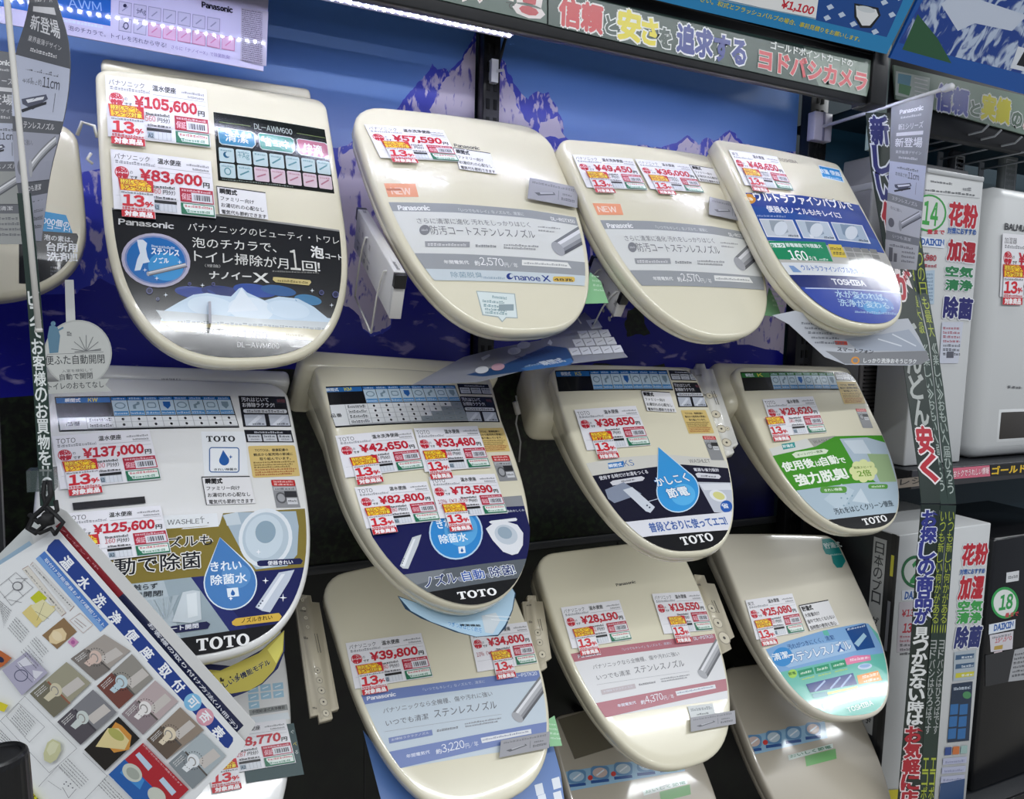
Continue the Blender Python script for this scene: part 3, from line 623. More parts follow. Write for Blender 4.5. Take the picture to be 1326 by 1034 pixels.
def yellow_card(H, P):
    s = H.sheet('eco_sticker', 'tan sticker with small print', h0=.0006, rough=.4); s.aff(*P, 100, 68); s.rrect(0, 0, 100, 68, 4, '#D9BE78')
    for i, (l, a, b) in enumerate((('TOTOは、健康配慮の', 13, 84), ('観点から販売時の節減に', 9, 92), ('取り組んでいます。', 20, 86))): s.T(l, a, 13+i*9.5, b, 13+i*9.5, 6.2, '#2E2A24', .02)
    for i in range(6): s.dashes(6, 38+i*5.2, 94-(i % 3)*6, 38+i*5.2, 3.4, '#A8552E' if i > 2 else '#7A6034', i, 18)
def red_card(H, P, hh=120):
    s = H.sheet('award_sticker', 'small red and grey sticker', h0=.0006, rough=.3); s.aff(*P, 100, hh); s.rect(0, 0, 100, hh, '#8F9092'); s.rrect(0, 0, 100, 28, 8, '#C02A2A'); s.dashes(10, 12, 90, 12, 8, '#F0C8C4', 1, 8); s.dashes(10, 24, 90, 24, 8, '#F0C8C4', 2, 6)
    s.rect(4, 32, 96, 46, '#B8B9BC'); s.dashes(10, 43, 90, 43, 7, '#2A2A2E', 4, 6); s.ell(28, 78, 22, 24, '#5A5B5E'); s.ell(28, 78, 15, 17, '#A2A3A6'); s.rect(45, 50, 96, 76, '#2A2B30'); s.rect(50, 80, 92, 106, '#D4D5D8'); s.dashes(54, 96, 88, 96, 9, '#3A3A40', 3, 3)
def bowl(s, cx, cy, rx, ry, rot=0):
    s.ell(cx, cy, rx, ry, '#E2E8EC', rot); s.ell(cx, cy, rx*.86, ry*.87, '#B9C8D2', rot); s.ell(cx-rx*.05, cy-ry*.05, rx*.7, ry*.74, '#CBD8E0', rot); s.ell(cx, cy-ry*.2, rx*.38, ry*.38, '#90A6B4', rot)

# --- middle row, first seat (white)
HB1 = seat([-0.027, -0.09, 0.36, 0.471, 44.394, 3.504, -7.526, 0.225, 2.384, 0.031, 0.034, 3.034], 'white toilet seat with an olive and navy poster, behind the hanging brochures', WHITE, .085, .04, body=(1.02, .032, .0, -.006, -.09, .010), dome=.004, lip=.007)
zb, zc = Zm(50, 460, 3.683), Zm(60, 650, 3.683)
s = Sheet(HB1, 'maker_mark', HB1.root, None, -.0055, clip=False, rough=.3); s.px(50, 460, 3.683); s.T('WASHLET', 588, 104, 682, 104, 10, '#77777A', .02); s.dashes(615, 88, 655, 88, 7, '#8A8A8C', 3, 4)
chart(HB1, *Zs(zb, (75, 188), (914, 190), (98, 358)), 2, filled=(8, 8))
dark_card(HB1, Zs(zb, (953, 188), (1185, 188), (977, 338))); dark_card(HB1, Zs(zb, (980, 352), (1206, 350), (992, 412)), 1)
yellow_card(HB1, Zs(zb, (998, 430), (1222, 422), (1022, 582))); red_card(HB1, Zs(zb, (1108, 590), (1222, 588), (1135, 724)))
s = HB1.sheet('clean_water_sticker', 'white sticker with a blue water drop in a frame', rough=.3); s.px(50, 460, 3.683)
s.poly([(775, 362), (985, 360), (1000, 568), (790, 575)], '#E9ECEF'); toto(s, 802, 411, 938, 409, 28, '#26282E', .015)
for d, c in ((0, '#2C5C98'), (5, '#EEF1F4')): s.rrect(813+d, 436+d, 958-d, 558-d, 14-d, c)
drop(s, 885, 500, 24, 880, 450, '#1F5CA6', '#EEF1F4'); s.poly([(908, 482), (914, 480), (916, 472), (919, 480), (926, 482), (919, 485), (916, 492), (913, 485)], '#1F5CA6'); s.T('きれい除菌水', 838, 550, 948, 547, 12, '#22303E', .02)
note_card(HB1, *Zs(zb, (775, 582), (1006, 577), (798, 716)), 'x')
s = HB1.sheet('brand_strip', 'white strip with the seat range name', rough=.3); s.px(50, 460, 3.683); s.poly([(560, 765), (850, 752), (860, 815), (560, 838)], '#E6E9EA'); s.T('WASHLET', 614, 808, 792, 800, 24, '#3A3C40', .0); s.line(772, 776, 780, 768, 3, '#3A3C40'); s.ell(808, 798, 3, 3, '#3A3C40')
s = HB1.sheet('promo_sticker', 'olive and navy poster with a toilet bowl and a water drop', rough=.18); s.px(60, 650, 3.683)
s.poly([(60, 170), (560, 128), (826, 108), (843, 52), (1300, 20), (1300, 330), (700, 358), (150, 420)], '#857636')
s.poly([(100, 420), (690, 357), (885, 612), (300, 800)], '#9AA9B0'); s.poly([(100, 420), (560, 372), (640, 640), (300, 800)], '#B4C0C6')
s.poly([(690, 357), (1300, 298), (1300, 620), (875, 612)], '#1C2258'); s.poly([(690, 357), (760, 350), (960, 600), (875, 612)], '#262E6A')
s.poly([(840, 62), (905, 48), (1192, 38), (1205, 110), (1198, 245), (1150, 300), (1000, 318), (930, 230)], '#A9BAC6'); bowl(s, 1046, 168, 128, 142, 14); s.poly([(845, 60), (912, 46), (930, 104), (862, 112)], '#C9D4DA')
s.poly([(1005, 282), (1018, 276), (1212, 262), (1226, 274), (1216, 290), (1020, 304), (1008, 298)], '#1E2250'); s.T('便器きれい', 1058, 298, 1178, 290, 20, '#E8EAF0', .03)
drop(s, 878, 384, 122, 828, 168, '#4A7EBA'); s.ell(905, 350, 70, 60, '#5E92C8'); s.T('きれい', 785, 330, 932, 318, 44, '#EEF4FA', .02); s.T('除菌水', 786, 396, 958, 380, 48, '#EEF4FA', .02); s.poly([(860, 410), (914, 405), (920, 446), (866, 452)], '#E4EEF6'); drop(s, 890, 434, 10, 888, 414, '#2A62A8', '#E4EEF6')
s.poly([(998, 498), (1110, 332), (1185, 318), (1160, 372), (1068, 522), (1030, 515)], '#C4CCD8'); s.poly([(1012, 500), (1122, 340), (1140, 338), (1030, 508)], '#E6EAF0')
for i in range(3): s.ell(1014+i*9, 492-i*12, 4, 4, '#3A4256')
s.poly([(885, 568), (905, 552), (1110, 524), (1124, 540), (1112, 562), (905, 588), (888, 582)], '#D8B24A'); s.T('ノズルきれい', 932, 574, 1080, 554, 22, '#3A2E14', .02)
for x, y, r in ((1046, 372, 16), (1130, 452, 20), (1012, 236, 14), (880, 458, 10)): s.poly([(x-r, y), (x-3, y-3), (x, y-r), (x+3, y-3), (x+r, y), (x+3, y+3), (x, y+r), (x-3, y+3)], '#F4F6FA')
s.T('便器もノズルも', 250, 248, 792, 204, 56, '#26272E', .01, ('#E8E6DC', .07)); s.T('自動で除菌', 225, 362, 738, 312, 84, '#1E2028', .015, ('#ECEAE2', .06))
s.T('手に触らず', 335, 428, 530, 412, 28, '#2A2E34', .01); s.T('自動で開閉!', 330, 464, 556, 446, 28, '#2A2E34', .01)
s.poly([(600, 570), (650, 430), (700, 420), (732, 425), (740, 560), (690, 575)], '#C9D2D6'); s.poly([(668, 440), (716, 430), (722, 540), (676, 552)], '#DDE4E6')
for i in range(4): s.poly([(560+i*6, 560), (470+i*44, 470+i*-8), (500+i*44, 466-i*8)], '#A9B6BC')
s.poly([(580, 600), (600, 590), (765, 568), (782, 580), (770, 602), (600, 625), (570, 625)], '#22264E'); s.T('オート開閉', 560, 620, 726, 598, 22, '#E4E6EE', .03)
s.poly([(400, 700), (640, 648), (880, 612), (1300, 545), (1300, 900), (400, 900)], '#121317'); toto(s, 718, 710, 970, 678, 58, '#F2F2F0', .012)
price_tag(HB1, *Zs(zb, (62, 385), (527, 357), (104, 640)), 'TOTO', '温水便座', '137,000', '700', 'price card reading ¥137,000 on the white seat', lab=(4, 2))
s = HB1.sheet('black_tape', 'black bar printed under the top price card', h0=.003, rough=.4, clip=False); s.px(50, 460, 3.683); s.poly([(160, 704), (505, 676), (510, 708), (166, 738)], '#17171A')
price_tag(HB1, *Zs(zb, (112, 758), (580, 722), (150, 1000)), 'TOTO', '温水便座', '125,600', '160', 'price card reading ¥125,600 just above the olive poster', lab=(-4, 0), h0=.0045)

# --- second seat
HB2 = seat([0.36, -0.073, 0.321, 0.48, 47.515, 5.518, -8.678, 0.119, 2.976, -0.08, 0.014, 1.919], 'ivory toilet seat covered by four price cards', IVORY, .12, .045, body=(1.2, .036, .01, -.004, -.13, .012), dome=.004, lip=.002)
zb, zc = Zm(380, 440, 4.144), Zm(440, 640, 5.1)
s = Sheet(HB2, 'status_lamps', HB2.root, 'row of small printed lamp symbols', -.0035, clip=False, rough=.3); s.px(380, 440, 4.144)
for k in range(4): s.ell(228+k*33, 164, 9, 8, '#77736A'); s.ell(228+k*33, 164, 5, 4, '#C2BCAE'); s.ell(228+k*33, 143, 3, 3, '#8A857A')
s.ell(398, 156, 14, 12, '#C9C3B6'); s.T('WASHLET', 560, 165, 634, 164, 9, '#77736A', .02); s.dashes(585, 148, 622, 148, 7, '#8A857A', 3, 4)
chart(HB2, *Zs(zb, (135, 240), (868, 238), (184, 464)), 4, filled=(7, 6, 5, 4), model='KM')
dark_card(HB2, Zs(zb, (880, 229), (1060, 229), (896, 286)), 1); dark_card(HB2, Zs(zb, (894, 298), (1072, 298), (930, 438)))
yellow_card(HB2, Zs(zb, (960, 472), (1128, 464), (1000, 602))); red_card(HB2, Zs(zb, (1062, 618), (1158, 612), (1108, 756)))
s = HB2.sheet('promo_sticker', 'navy poster with a nozzle, a blue circle and a toilet bowl', rough=.18); s.px(440, 640, 5.1)
s.poly([(60, 100), (400, 70), (900, 30), (1300, -10), (1300, 70), (700, 110), (60, 175)], '#8F9194'); s.poly([(60, 172), (700, 108), (1300, 62), (1300, 415), (400, 528)], '#171A50'); s.poly([(60, 172), (400, 140), (420, 180), (120, 230)], '#6A6E80')
s.poly([(400, 465), (480, 280), (540, 262), (520, 330), (455, 485), (420, 482)], '#C6CACE'); s.poly([(412, 462), (488, 292), (502, 288), (432, 470)], '#E8EAEC')
for i in range(3): s.ell(416+i*5, 448-i*14, 4, 4, '#3A4256')
s.ell(768, 250, 178, 178, '#B8D4EA', 0); s.ell(768, 250, 168, 168, '#3488CC'); s.ell(800, 230, 110, 110, '#5CA8DE'); s.T('きれい', 650, 225, 800, 210, 60, '#EAF4FC', .02); s.T('除菌水', 668, 325, 850, 305, 60, '#EAF4FC', .02); s.poly([(782, 345), (826, 340), (832, 384), (788, 388)], '#E4EEF6'); drop(s, 808, 370, 9, 806, 350, '#2A62A8', '#E4EEF6')
s.poly([(965, 225), (1010, 190), (1100, 175), (1175, 195), (1215, 250), (1212, 330), (1180, 385), (1140, 396), (1080, 375), (1010, 300)], '#E2E4E8'); s.ell(1100, 262, 80, 62, '#C2CBD4', 25); s.ell(1092, 250, 50, 38, '#98AAB8', 25)
s.poly([(985, 180), (1000, 172), (1165, 150), (1175, 160), (1168, 170), (1000, 192)], '#E4E6EA'); s.T('除菌水のしくみ', 1085, 118, 1225, 104, 16, '#C8CCD8', .02)
s.poly([(300, 545), (440, 522), (1300, 410), (1300, 530), (560, 645)], '#5C6268'); s.poly([(300, 545), (440, 522), (700, 490), (620, 560), (480, 600)], '#7A7F84')
s.T('ノズル', 572, 612, 782, 576, 72, '#26376E', .015, ('#E8ECF0', .06)); s.T('を', 788, 572, 815, 568, 28, '#26376E', .02, ('#E8ECF0', .06)); s.T('自動', 820, 572, 965, 550, 66, '#1F4EA0', .015, ('#E8ECF0', .06)); s.T('で', 972, 548, 996, 545, 28, '#26376E', .02, ('#E8ECF0', .06)); s.T('除菌!', 1004, 546, 1168, 522, 68, '#26376E', .015, ('#E8ECF0', .06))
s.poly([(480, 662), (600, 640), (1300, 530), (1300, 900), (480, 900)], '#141518'); toto(s, 788, 692, 1042, 660, 50, '#F2F2F0', .012)
price_tag(HB2, *Zs(zb, (225, 512), (632, 484), (280, 738)), 'TOTO', '温水洗浄便座', '42,650', '425', 'price card reading ¥42,650, upper left of the four on one seat', lab=(8, 6))
price_tag(HB2, *Zs(zb, (642, 482), (984, 466), (702, 716)), 'TOTO', '温水便座', '53,480', '348', 'price card reading ¥53,480, upper right of the four on one seat', lab=(2, 4), h0=.0045)
price_tag(HB2, *Zs(zb, (328, 790), (712, 764), (392, 1010)), 'TOTO', '温水便座', '82,800', '280', 'price card reading ¥82,800, lower left of the four on one seat', lab=(2, 4), h0=.0030)
price_tag(HB2, *Zs(zb, (722, 740), (1078, 720), (782, 962)), 'TOTO', '温水便座', '73,590', '7,359', 'price card reading ¥73,590, lower right of the four on one seat', lab=(5, 14), h0=.0030, plain=True)

# --- third seat
HB3 = seat([0.825, -0.064, 0.328, 0.453, 47.498, 0.962, 8.806, 0.079, 2.087, -0.015, 0.037, 2.629], 'ivory toilet seat with a light blue water drop on a black poster', IVORY, .12, .042, body=(1.26, .045, .11, -.035, -.14, .03), dome=.004, lip=.006)
z = Zm(680, 430, 3.448)
chart(HB3, *Zs(z, (135, 163), (634, 165), (152, 258)), 0, model='KS')
dark_card(HB3, Zs(z, (642, 165), (772, 165), (655, 210)), 1); dark_card(HB3, Zs(z, (660, 220), (790, 218), (686, 332)))
yellow_card(HB3, Zs(z, (695, 346), (808, 342), (732, 452))); red_card(HB3, Zs(z, (792, 460), (850, 460), (832, 568)), 180)
s = HB3.sheet('promo_sticker', 'black and white poster with a light blue drop', rough=.16); s.px(680, 430, 3.448)
s.poly([(180, 596), (420, 558), (620, 545), (860, 562), (1000, 590), (1000, 640), (180, 660)], '#D6D4CC'); s.poly([(370, 582), (438, 574), (442, 600), (374, 608)], '#2C78C0'); s.T('瞬間式', 378, 603, 436, 596, 16, '#EAF2FA', .03); s.T('KS', 446, 598, 490, 594, 27, '#3C6CAC', .0); s.T('WASHLET', 736, 582, 830, 580, 16, '#6A6A6A', .0)
s.poly([(240, 645), (570, 602), (700, 590), (1000, 608), (1000, 800), (840, 808), (480, 842), (300, 842)], '#15152C'); s.T('使用する時だけお湯をつくる', 336, 657, 551, 630, 18, '#E4E4EA', .02); s.poly([(380, 668), (392, 660), (520, 642), (534, 650), (526, 662), (392, 682)], '#D8D8DE'); s.dashes(430, 668, 490, 660, 8, '#55565E', 3, 6)
s.T('電源も省力設計', 756, 620, 870, 620, 15, '#E4E4EA', .02); s.poly([(760, 632), (772, 626), (866, 632), (876, 642), (868, 652), (770, 648)], '#D8D8DE'); s.dashes(785, 643, 852, 647, 8, '#55565E', 4, 6)
s.poly([(358, 700), (440, 668), (520, 720), (400, 760), (372, 740)], '#8A93A6'); s.poly([(437, 702), (478, 690), (580, 780), (560, 805), (540, 798)], '#D2D8E0'); s.ell(545, 772, 4, 4, '#3A4256'); s.ell(556, 781, 4, 4, '#3A4256'); s.line(550, 755, 612, 738, 3, '#C8D0DC')
s.poly([(770, 668), (1000, 668), (1000, 806), (845, 802)], '#C2C6D0'); s.poly([(778, 676), (915, 672), (925, 700), (800, 704)], '#DDE0E6'); s.ell(862, 728, 40, 24, '#E4E6EA', 20); s.ell(866, 728, 28, 16, '#D8D48A', 20); s.ell(900, 775, 27, 27, '#2A5CAE'); s.T('省', 884, 784, 914, 782, 22, '#E8EEF6', .02)
drop(s, 682, 708, 92, 594, 514, '#3A9ADC', '#CFE4F2'); s.ell(705, 725, 55, 48, '#5AB4EA'); s.T('かしこく', 592, 690, 735, 664, 40, '#F2F8FC', .025, ('#2A70B0', .07)); s.T('節電', 645, 742, 737, 726, 44, '#F2F8FC', .025, ('#2A70B0', .07))
s.poly([(300, 860), (480, 842), (840, 808), (1000, 790), (1000, 878), (560, 912), (300, 930)], '#E2E2E8'); s.T('普段どおりに使ってエコ!', 564, 892, 908, 858, 42, '#3A5AA0', .02, ('#BCC8E0', .05))
s.poly([(440, 925), (560, 908), (915, 880), (1100, 870), (1000, 1100), (440, 1100)], '#141418'); toto(s, 706, 950, 846, 928, 38, '#F2F2F0', .012)
note_card(HB3, *Zs(z, (515, 262), (645, 268), (542, 354)), 'x')
price_tag(HB3, *Zs(z, (220, 346), (492, 332), (276, 528)), 'TOTO', '温水便座', '38,850', '388', 'price card reading ¥38,850 on the seat with the light blue drop', lab=(9, 8))

# --- fourth seat
HB4 = seat([1.305, -0.069, 0.339, 0.422, 39.337, 1.268, 6.404, 0.128, 2.215, -0.029, 0.035, 2.646], 'ivory toilet seat with a bright green deodorising poster', IVORY, .12, .045, body=(1.18, .034, .10, -.025, -.14, .025), dome=.004, lip=.006)
z = Zm(910, 430, 3.567)
chart(HB4, *Zs(z, (178, 178), (606, 180), (198, 266)), 0, head='#2E7A3A', model='K')
dark_card(HB4, Zs(z, (610, 180), (714, 180), (620, 218)), 1); yellow_card(HB4, Zs(z, (620, 226), (722, 222), (655, 330))); red_card(HB4, Zs(z, (708, 350), (756, 350), (742, 440)), 180)
s = HB4.sheet('promo_sticker', 'green and pale blue poster with white lettering', rough=.14); s.px(910, 430, 3.567)
s.poly([(270, 545), (480, 490), (520, 540), (300, 580)], '#D9DAD4'); s.poly([(484, 492), (610, 478), (626, 524), (520, 536)], '#A5A49E'); s.T('WASHLET', 515, 514, 612, 504, 15, '#6A6A68', .0); s.poly([(366, 514), (424, 506), (430, 530), (374, 540)], '#3C9A98'); s.T('貯湯式', 376, 532, 422, 527, 14, '#EAF4F2', .03)
s.poly([(240, 585), (520, 528), (612, 480), (900, 470), (960, 680), (690, 700), (440, 730), (300, 740)], '#469428')
s.poly([(632, 492), (760, 484), (900, 520), (960, 700), (800, 690), (700, 610)], '#B0C0CC'); s.poly([(650, 500), (740, 495), (780, 560), (700, 560)], '#CDD8E0'); s.poly([(760, 560), (860, 560), (900, 690), (820, 690)], '#9CB488')
s.poly([(413, 562), (430, 552), (560, 538), (580, 545), (570, 560), (430, 580)], '#DCE8CE'); s.T('オートパワー脱臭', 440, 572, 556, 554, 12, '#3A6A2A', .01)
s.T('使用後', 382, 642, 522, 620, 44, '#F4FAEE', .035); s.T('は', 528, 618, 552, 615, 24, '#F4FAEE', .03); s.T('自動', 556, 618, 632, 604, 42, '#F4FAEE', .035); s.T('で', 636, 606, 664, 602, 24, '#F4FAEE', .03); s.T('強力脱臭!', 444, 708, 678, 674, 54, '#F4FAEE', .04)
for a in range(8): s.ell(742+44*math.cos(a*.785), 640+34*math.sin(a*.785), 22, 20, '#DDE4A4'); s.lay -= 1
s.lay += 1; s.ell(742, 640, 48, 40, '#DDE4A4'); s.T('脱臭スピード', 700, 632, 785, 626, 12, '#5A7A2A', .01); s.T('2倍', 722, 668, 784, 662, 30, '#6A9A2A', .02)
s.poly([(300, 750), (440, 728), (690, 698), (960, 684), (960, 830), (620, 862), (400, 860)], '#AEC0CC'); s.poly([(690, 780), (730, 720), (770, 790)], '#C9D6DE'); s.poly([(560, 770), (640, 700), (700, 730), (640, 830)], '#BCCCD6')
for x, y in ((640, 765), (660, 745), (675, 790), (652, 800), (690, 755), (668, 768)): s.ell(x, y, 4, 4, '#8AA4B4')
s.rrect(543, 712, 665, 742, 12, '#5C9A44'); s.T('きれい除菌', 565, 736, 645, 730, 13, '#E8F4E0', .02); s.rrect(764, 700, 856, 722, 9, '#5C9A44'); s.dashes(780, 717, 842, 713, 9, '#DCEAD2', 3, 6)
s.T('汚れをはじくクリーン便座', 616, 842, 886, 800, 30, '#28343C', .01)
s.poly([(560, 868), (640, 858), (905, 830), (1100, 810), (1100, 1100), (560, 1100)], '#141418'); toto(s, 750, 890, 858, 870, 32, '#F2F2F0', .012)
price_tag(HB4, *Zs(z, (275, 310), (506, 298), (332, 482)), 'TOTO', '温水便座', '28,620', '2,862', 'price card reading ¥28,620 above the green poster', lab=(-9, 1))
# --- bottom row
HC2 = seat([0.372, -0.431, 0.35, 0.445, 46.613, -4.441, -3.643, 0.113, 2.407, -0.018, 0.045, 2.817], 'ivory toilet seat with a blue banded sticker', IVORY, .06, .042, dome=.005, lip=.008)
z = zC2 = Zm(410, 730, 3.4)
def stainless(H, fn, band, bg, pill, yen, lab_):
    s = H.sheet('promo_sticker', lab_, rough=.3); s.cm = fn
    s.poly([(100, 590), (350, 545), (750, 495), (1100, 448), (1100, 780), (340, 900), (200, 840)], bg)
    s.poly([(100, 590), (350, 545), (750, 495), (1100, 448), (1100, 492), (750, 540), (350, 592), (100, 632)], band)
    s.T('Panasonic', 225, 596, 350, 578, 17, '#E8E8EE', .04); s.T('「いつでもキレイ」なノズルで、清潔に', 470, 560, 742, 522, 14, '#C9D0E2', .0); s.T('DL-PSTK20', 868, 500, 975, 484, 16, '#DCE2F0', .02)
    s.T('パナソニックなら全機種、傷や汚れに強い', 296, 656, 776, 580, 25, '#6E6E74', .0); s.T('いつでも清潔', 308, 712, 494, 682, 28, '#6A6A70', .0); s.T('ステンレスノズル', 520, 676, 796, 634, 38, '#6A6A70', .0)
    s.line(300, 735, 815, 660, 1.2, '#9A9AA0'); s.poly([(318, 762), (508, 728), (512, 752), (322, 787)], pill); s.T('お掃除ラクラクノズル', 332, 776, 496, 746, 11, '#D8DCE6', .0)
    s.dashes(530, 738, 622, 722, 10, '#7A7A80', 6, 9); s.dashes(652, 706, 812, 680, 7, '#8A8A90', 7, 15); s.dashes(655, 718, 800, 694, 7, '#8A8A90', 8, 14)
    nozzle_pic(s, (862, 655), (908, 692), (985, 490), (1035, 520))
    s.poly([(200, 848), (285, 830), (1025, 690), (1100, 675), (1100, 732), (1030, 748), (340, 902), (240, 920)], band)
    s.T('年間電気代', 398, 852, 500, 832, 16, '#DCE0EE', .02); s.T('約', 528, 836, 552, 832, 22, '#E4E6F0', .02); s.T(yen, 556, 834, 655, 812, 42, '#ECEEF6', .0, gap=.05); s.T('円/年', 658, 812, 714, 800, 24, '#E4E6F0')
    s.poly([(722, 765), (945, 724), (948, 744), (728, 788)], '#E2E4E8'); s.dashes(730, 778, 935, 738, 8, '#7C84A0', 4, 24)
stainless(HC2, lambda x, y: HC2.uv(*zC2(x, y)), '#6F82B8', '#C4D0DA', '#7484B6', '3,220', 'pale blue sticker with two blue bands and a steel nozzle')
silver_card(HC2, [(805, 782), (1022, 740), (1012, 822), (798, 858)], z)
price_tag(HC2, *Zs(z, (128, 346), (458, 306), (170, 548)), 'パナソニック', '温水便座', '39,800', '980', 'price card reading ¥39,800 at the left of the blue banded sticker', lab=(4, 3))
price_tag(HC2, *Zs(z, (668, 288), (926, 252), (706, 478)), 'パナソニック', '温水便座', '34,800', '1,680', 'price card reading ¥34,800 at the right of the blue banded sticker', lab=(24, 8), plain=True)

HC3 = seat([0.811, -0.453, 0.361, 0.444, 43.843, -0.363, 0.729, 0.108, 2.172, 0.024, 0.043, 2.63], 'ivory toilet seat with a dusty pink banded sticker', IVORY, .085, .045, dome=.005, lip=.008)
z = Zm(680, 690, 3.336)
stainless(HC3, simil(HC2, (190, 572), (990, 465), zC2, HC3, z(203, 516), z(828, 432)), '#B06874', '#DEDEE0', '#C0B4B8', '4,370', 'white sticker with two dusty pink bands and a steel nozzle')
s = HC3.sheet('maker_mark', None, rough=.3); s.px(680, 690, 3.336); s.T('Panasonic', 396, 228, 480, 214, 12, '#2A2A2C', .03)
s = Sheet(HC3, 'model_card', HC3.root, 'small pale card', .0022, clip=False); s.aff(*Zs(z, (700, 748), (800, 736), (716, 806)), 100, 60); s.rect(0, 0, 110, 60, '#D6DADA', slab=.0004); s.dashes(10, 24, 100, 24, 14, '#8A9094', 3, 9); s.dashes(30, 44, 80, 44, 8, '#5A6064', 4, 7)
silver_card(HC3, [(706, 802), (900, 768), (890, 832), (708, 862)], z)
price_tag(HC3, *Zs(z, (155, 320), (404, 290), (204, 498)), 'パナソニック', '温水便座', '28,190', '281', 'price card reading ¥28,190 at the left of the pink banded sticker', lab=(6, 5))
price_tag(HC3, *Zs(z, (545, 264), (754, 248), (598, 438)), 'パナソニック', '温水便座', '19,550', '195', 'price card reading ¥19,550 at the right of the pink banded sticker', lab=(14, 8))

HC4 = seat([1.288, -0.472, 0.341, 0.432, 45.57, 5.658, 3.826, 0.135, 2.38, -0.022, 0.035, 2.803], 'ivory toilet seat with a turquoise and blue poster and a teal badge', SHELL, .085, .045, dome=.005, lip=.007)
z = Zm(910, 670, 3.567)
s = HC4.sheet('promo_sticker', 'turquoise poster with blue top and coloured boxes', rough=.14); s.px(910, 670, 3.567)
s.poly([(240, 625), (400, 566), (560, 520), (740, 484), (768, 486), (900, 620), (1000, 1000), (300, 1000)], '#6CBEAE'); s.poly([(240, 625), (400, 566), (560, 520), (740, 484), (768, 486), (850, 620), (600, 660), (340, 715)], '#84AEDA'); s.poly([(300, 640), (480, 590), (700, 560), (720, 610), (400, 690)], '#A4C4E4')
s.T('汚れがつきにくく、清潔!', 400, 608, 612, 562, 25, '#34568E', .01); s.ell(372, 640, 46, 44, '#4492D2'); s.T('清潔', 336, 658, 404, 644, 34, '#F0F6FA', .02)
s.T('ステンレスノズル', 412, 668, 692, 604, 46, '#EAF2FA', .03, ('#3E6CB0', .07)); s.poly([(658, 512), (755, 486), (800, 596), (712, 612)], '#26508E'); s.poly([(700, 580), (745, 530), (760, 545), (720, 595)], '#A4C8DC'); s.dashes(668, 520, 752, 500, 8, '#CFE0F0', 2, 7)
s.ell(418, 718, 20, 20, '#A8D65C'); s.T('節電', 402, 726, 434, 720, 14, '#2E6A2A', .02)
for x, y in ((440, 706), (515, 690), (590, 672)): s.poly([(x, y), (x+66, y-16), (x+76, y+14), (x+10, y+30)], '#26966A'); s.dashes(x+14, y+16, x+62, y+6, 11, '#D8F0E2', x, 4); s.dashes(x+20, y+42, x+78, y+29, 8, '#C4DC5A', x, 6)
s.poly([(655, 650), (700, 636), (775, 632), (780, 656), (700, 672), (665, 680)], '#E884AA'); s.dashes(680, 662, 770, 648, 12, '#FBE8F0', 3, 6); s.ell(750, 686, 34, 14, '#C9D8EC', -8); s.ell(750, 682, 26, 9, '#8EB0D8', -8)
s.poly([(478, 768), (694, 716), (714, 768), (500, 806)], '#1A3A84'); 
for x in (520, 590, 640): s.line(x, 800-(x-520)*.15, x+46, 752-(x-520)*.22, 8, '#A9BCDC')
s.poly([(712, 728), (812, 704), (832, 748), (722, 768)], '#EC9A3C'); s.dashes(738, 742, 812, 724, 15, '#FFF0D8', 3, 5); s.dashes(745, 760, 818, 744, 12, '#FFF0D8', 4, 5)
s.poly([(575, 806), (715, 776), (718, 786), (580, 816)], '#D8DC5A'); s.poly([(505, 812), (575, 800), (580, 822), (515, 832)], '#3A8E9A')
s.poly([(555, 850), (835, 778), (846, 802), (590, 874), (560, 872)], '#E8EEEA'); s.T('年間電気代節約', 600, 860, 700, 834, 12, '#3A4A4A', .02); s.T('135', 706, 838, 744, 828, 28, '#26302E', .01); s.T('円', 748, 828, 766, 824, 18, '#26302E', .01); s.dashes(772, 806, 832, 790, 7, '#5A6A6A', 3, 8); s.dashes(775, 820, 825, 806, 7, '#5A6A6A', 4, 8); s.ell(568, 862, 14, 16, '#3A9ABE')
s.T('TOSHIBA', 676, 898, 792, 862, 24, '#E4F2EE', .03)
s = HC4.sheet('badge', 'teal badge', rough=.3); s.px(910, 670, 3.567); s.poly([(555, 94), (630, 86), (662, 108), (666, 196), (648, 226), (624, 228), (606, 206), (598, 168), (572, 164), (560, 140)], '#1C928E'); s.T('貯湯式', 574, 140, 652, 128, 28, '#E0F0EE', .03); s.dashes(594, 172, 650, 165, 8, '#BFE0DC', 3, 7)
note_card(HC4, *Zs(z, (440, 406), (576, 380), (490, 524)), 'x', ('貯湯式', '大容量向け', '途中で冷たくならない', '長時間の使用も安心'))
s = HC4.sheet('maker_mark', None); s.px(910, 670, 3.567); s.dashes(330, 62, 388, 58, 7, '#7A766C', 3, 5)
price_tag(HC4, *Zs(z, (198, 380), (410, 352), (250, 562)), '東芝', '温水便座', '25,080', '250', 'price card reading ¥25,080 above the turquoise poster', lab=(3, 4))

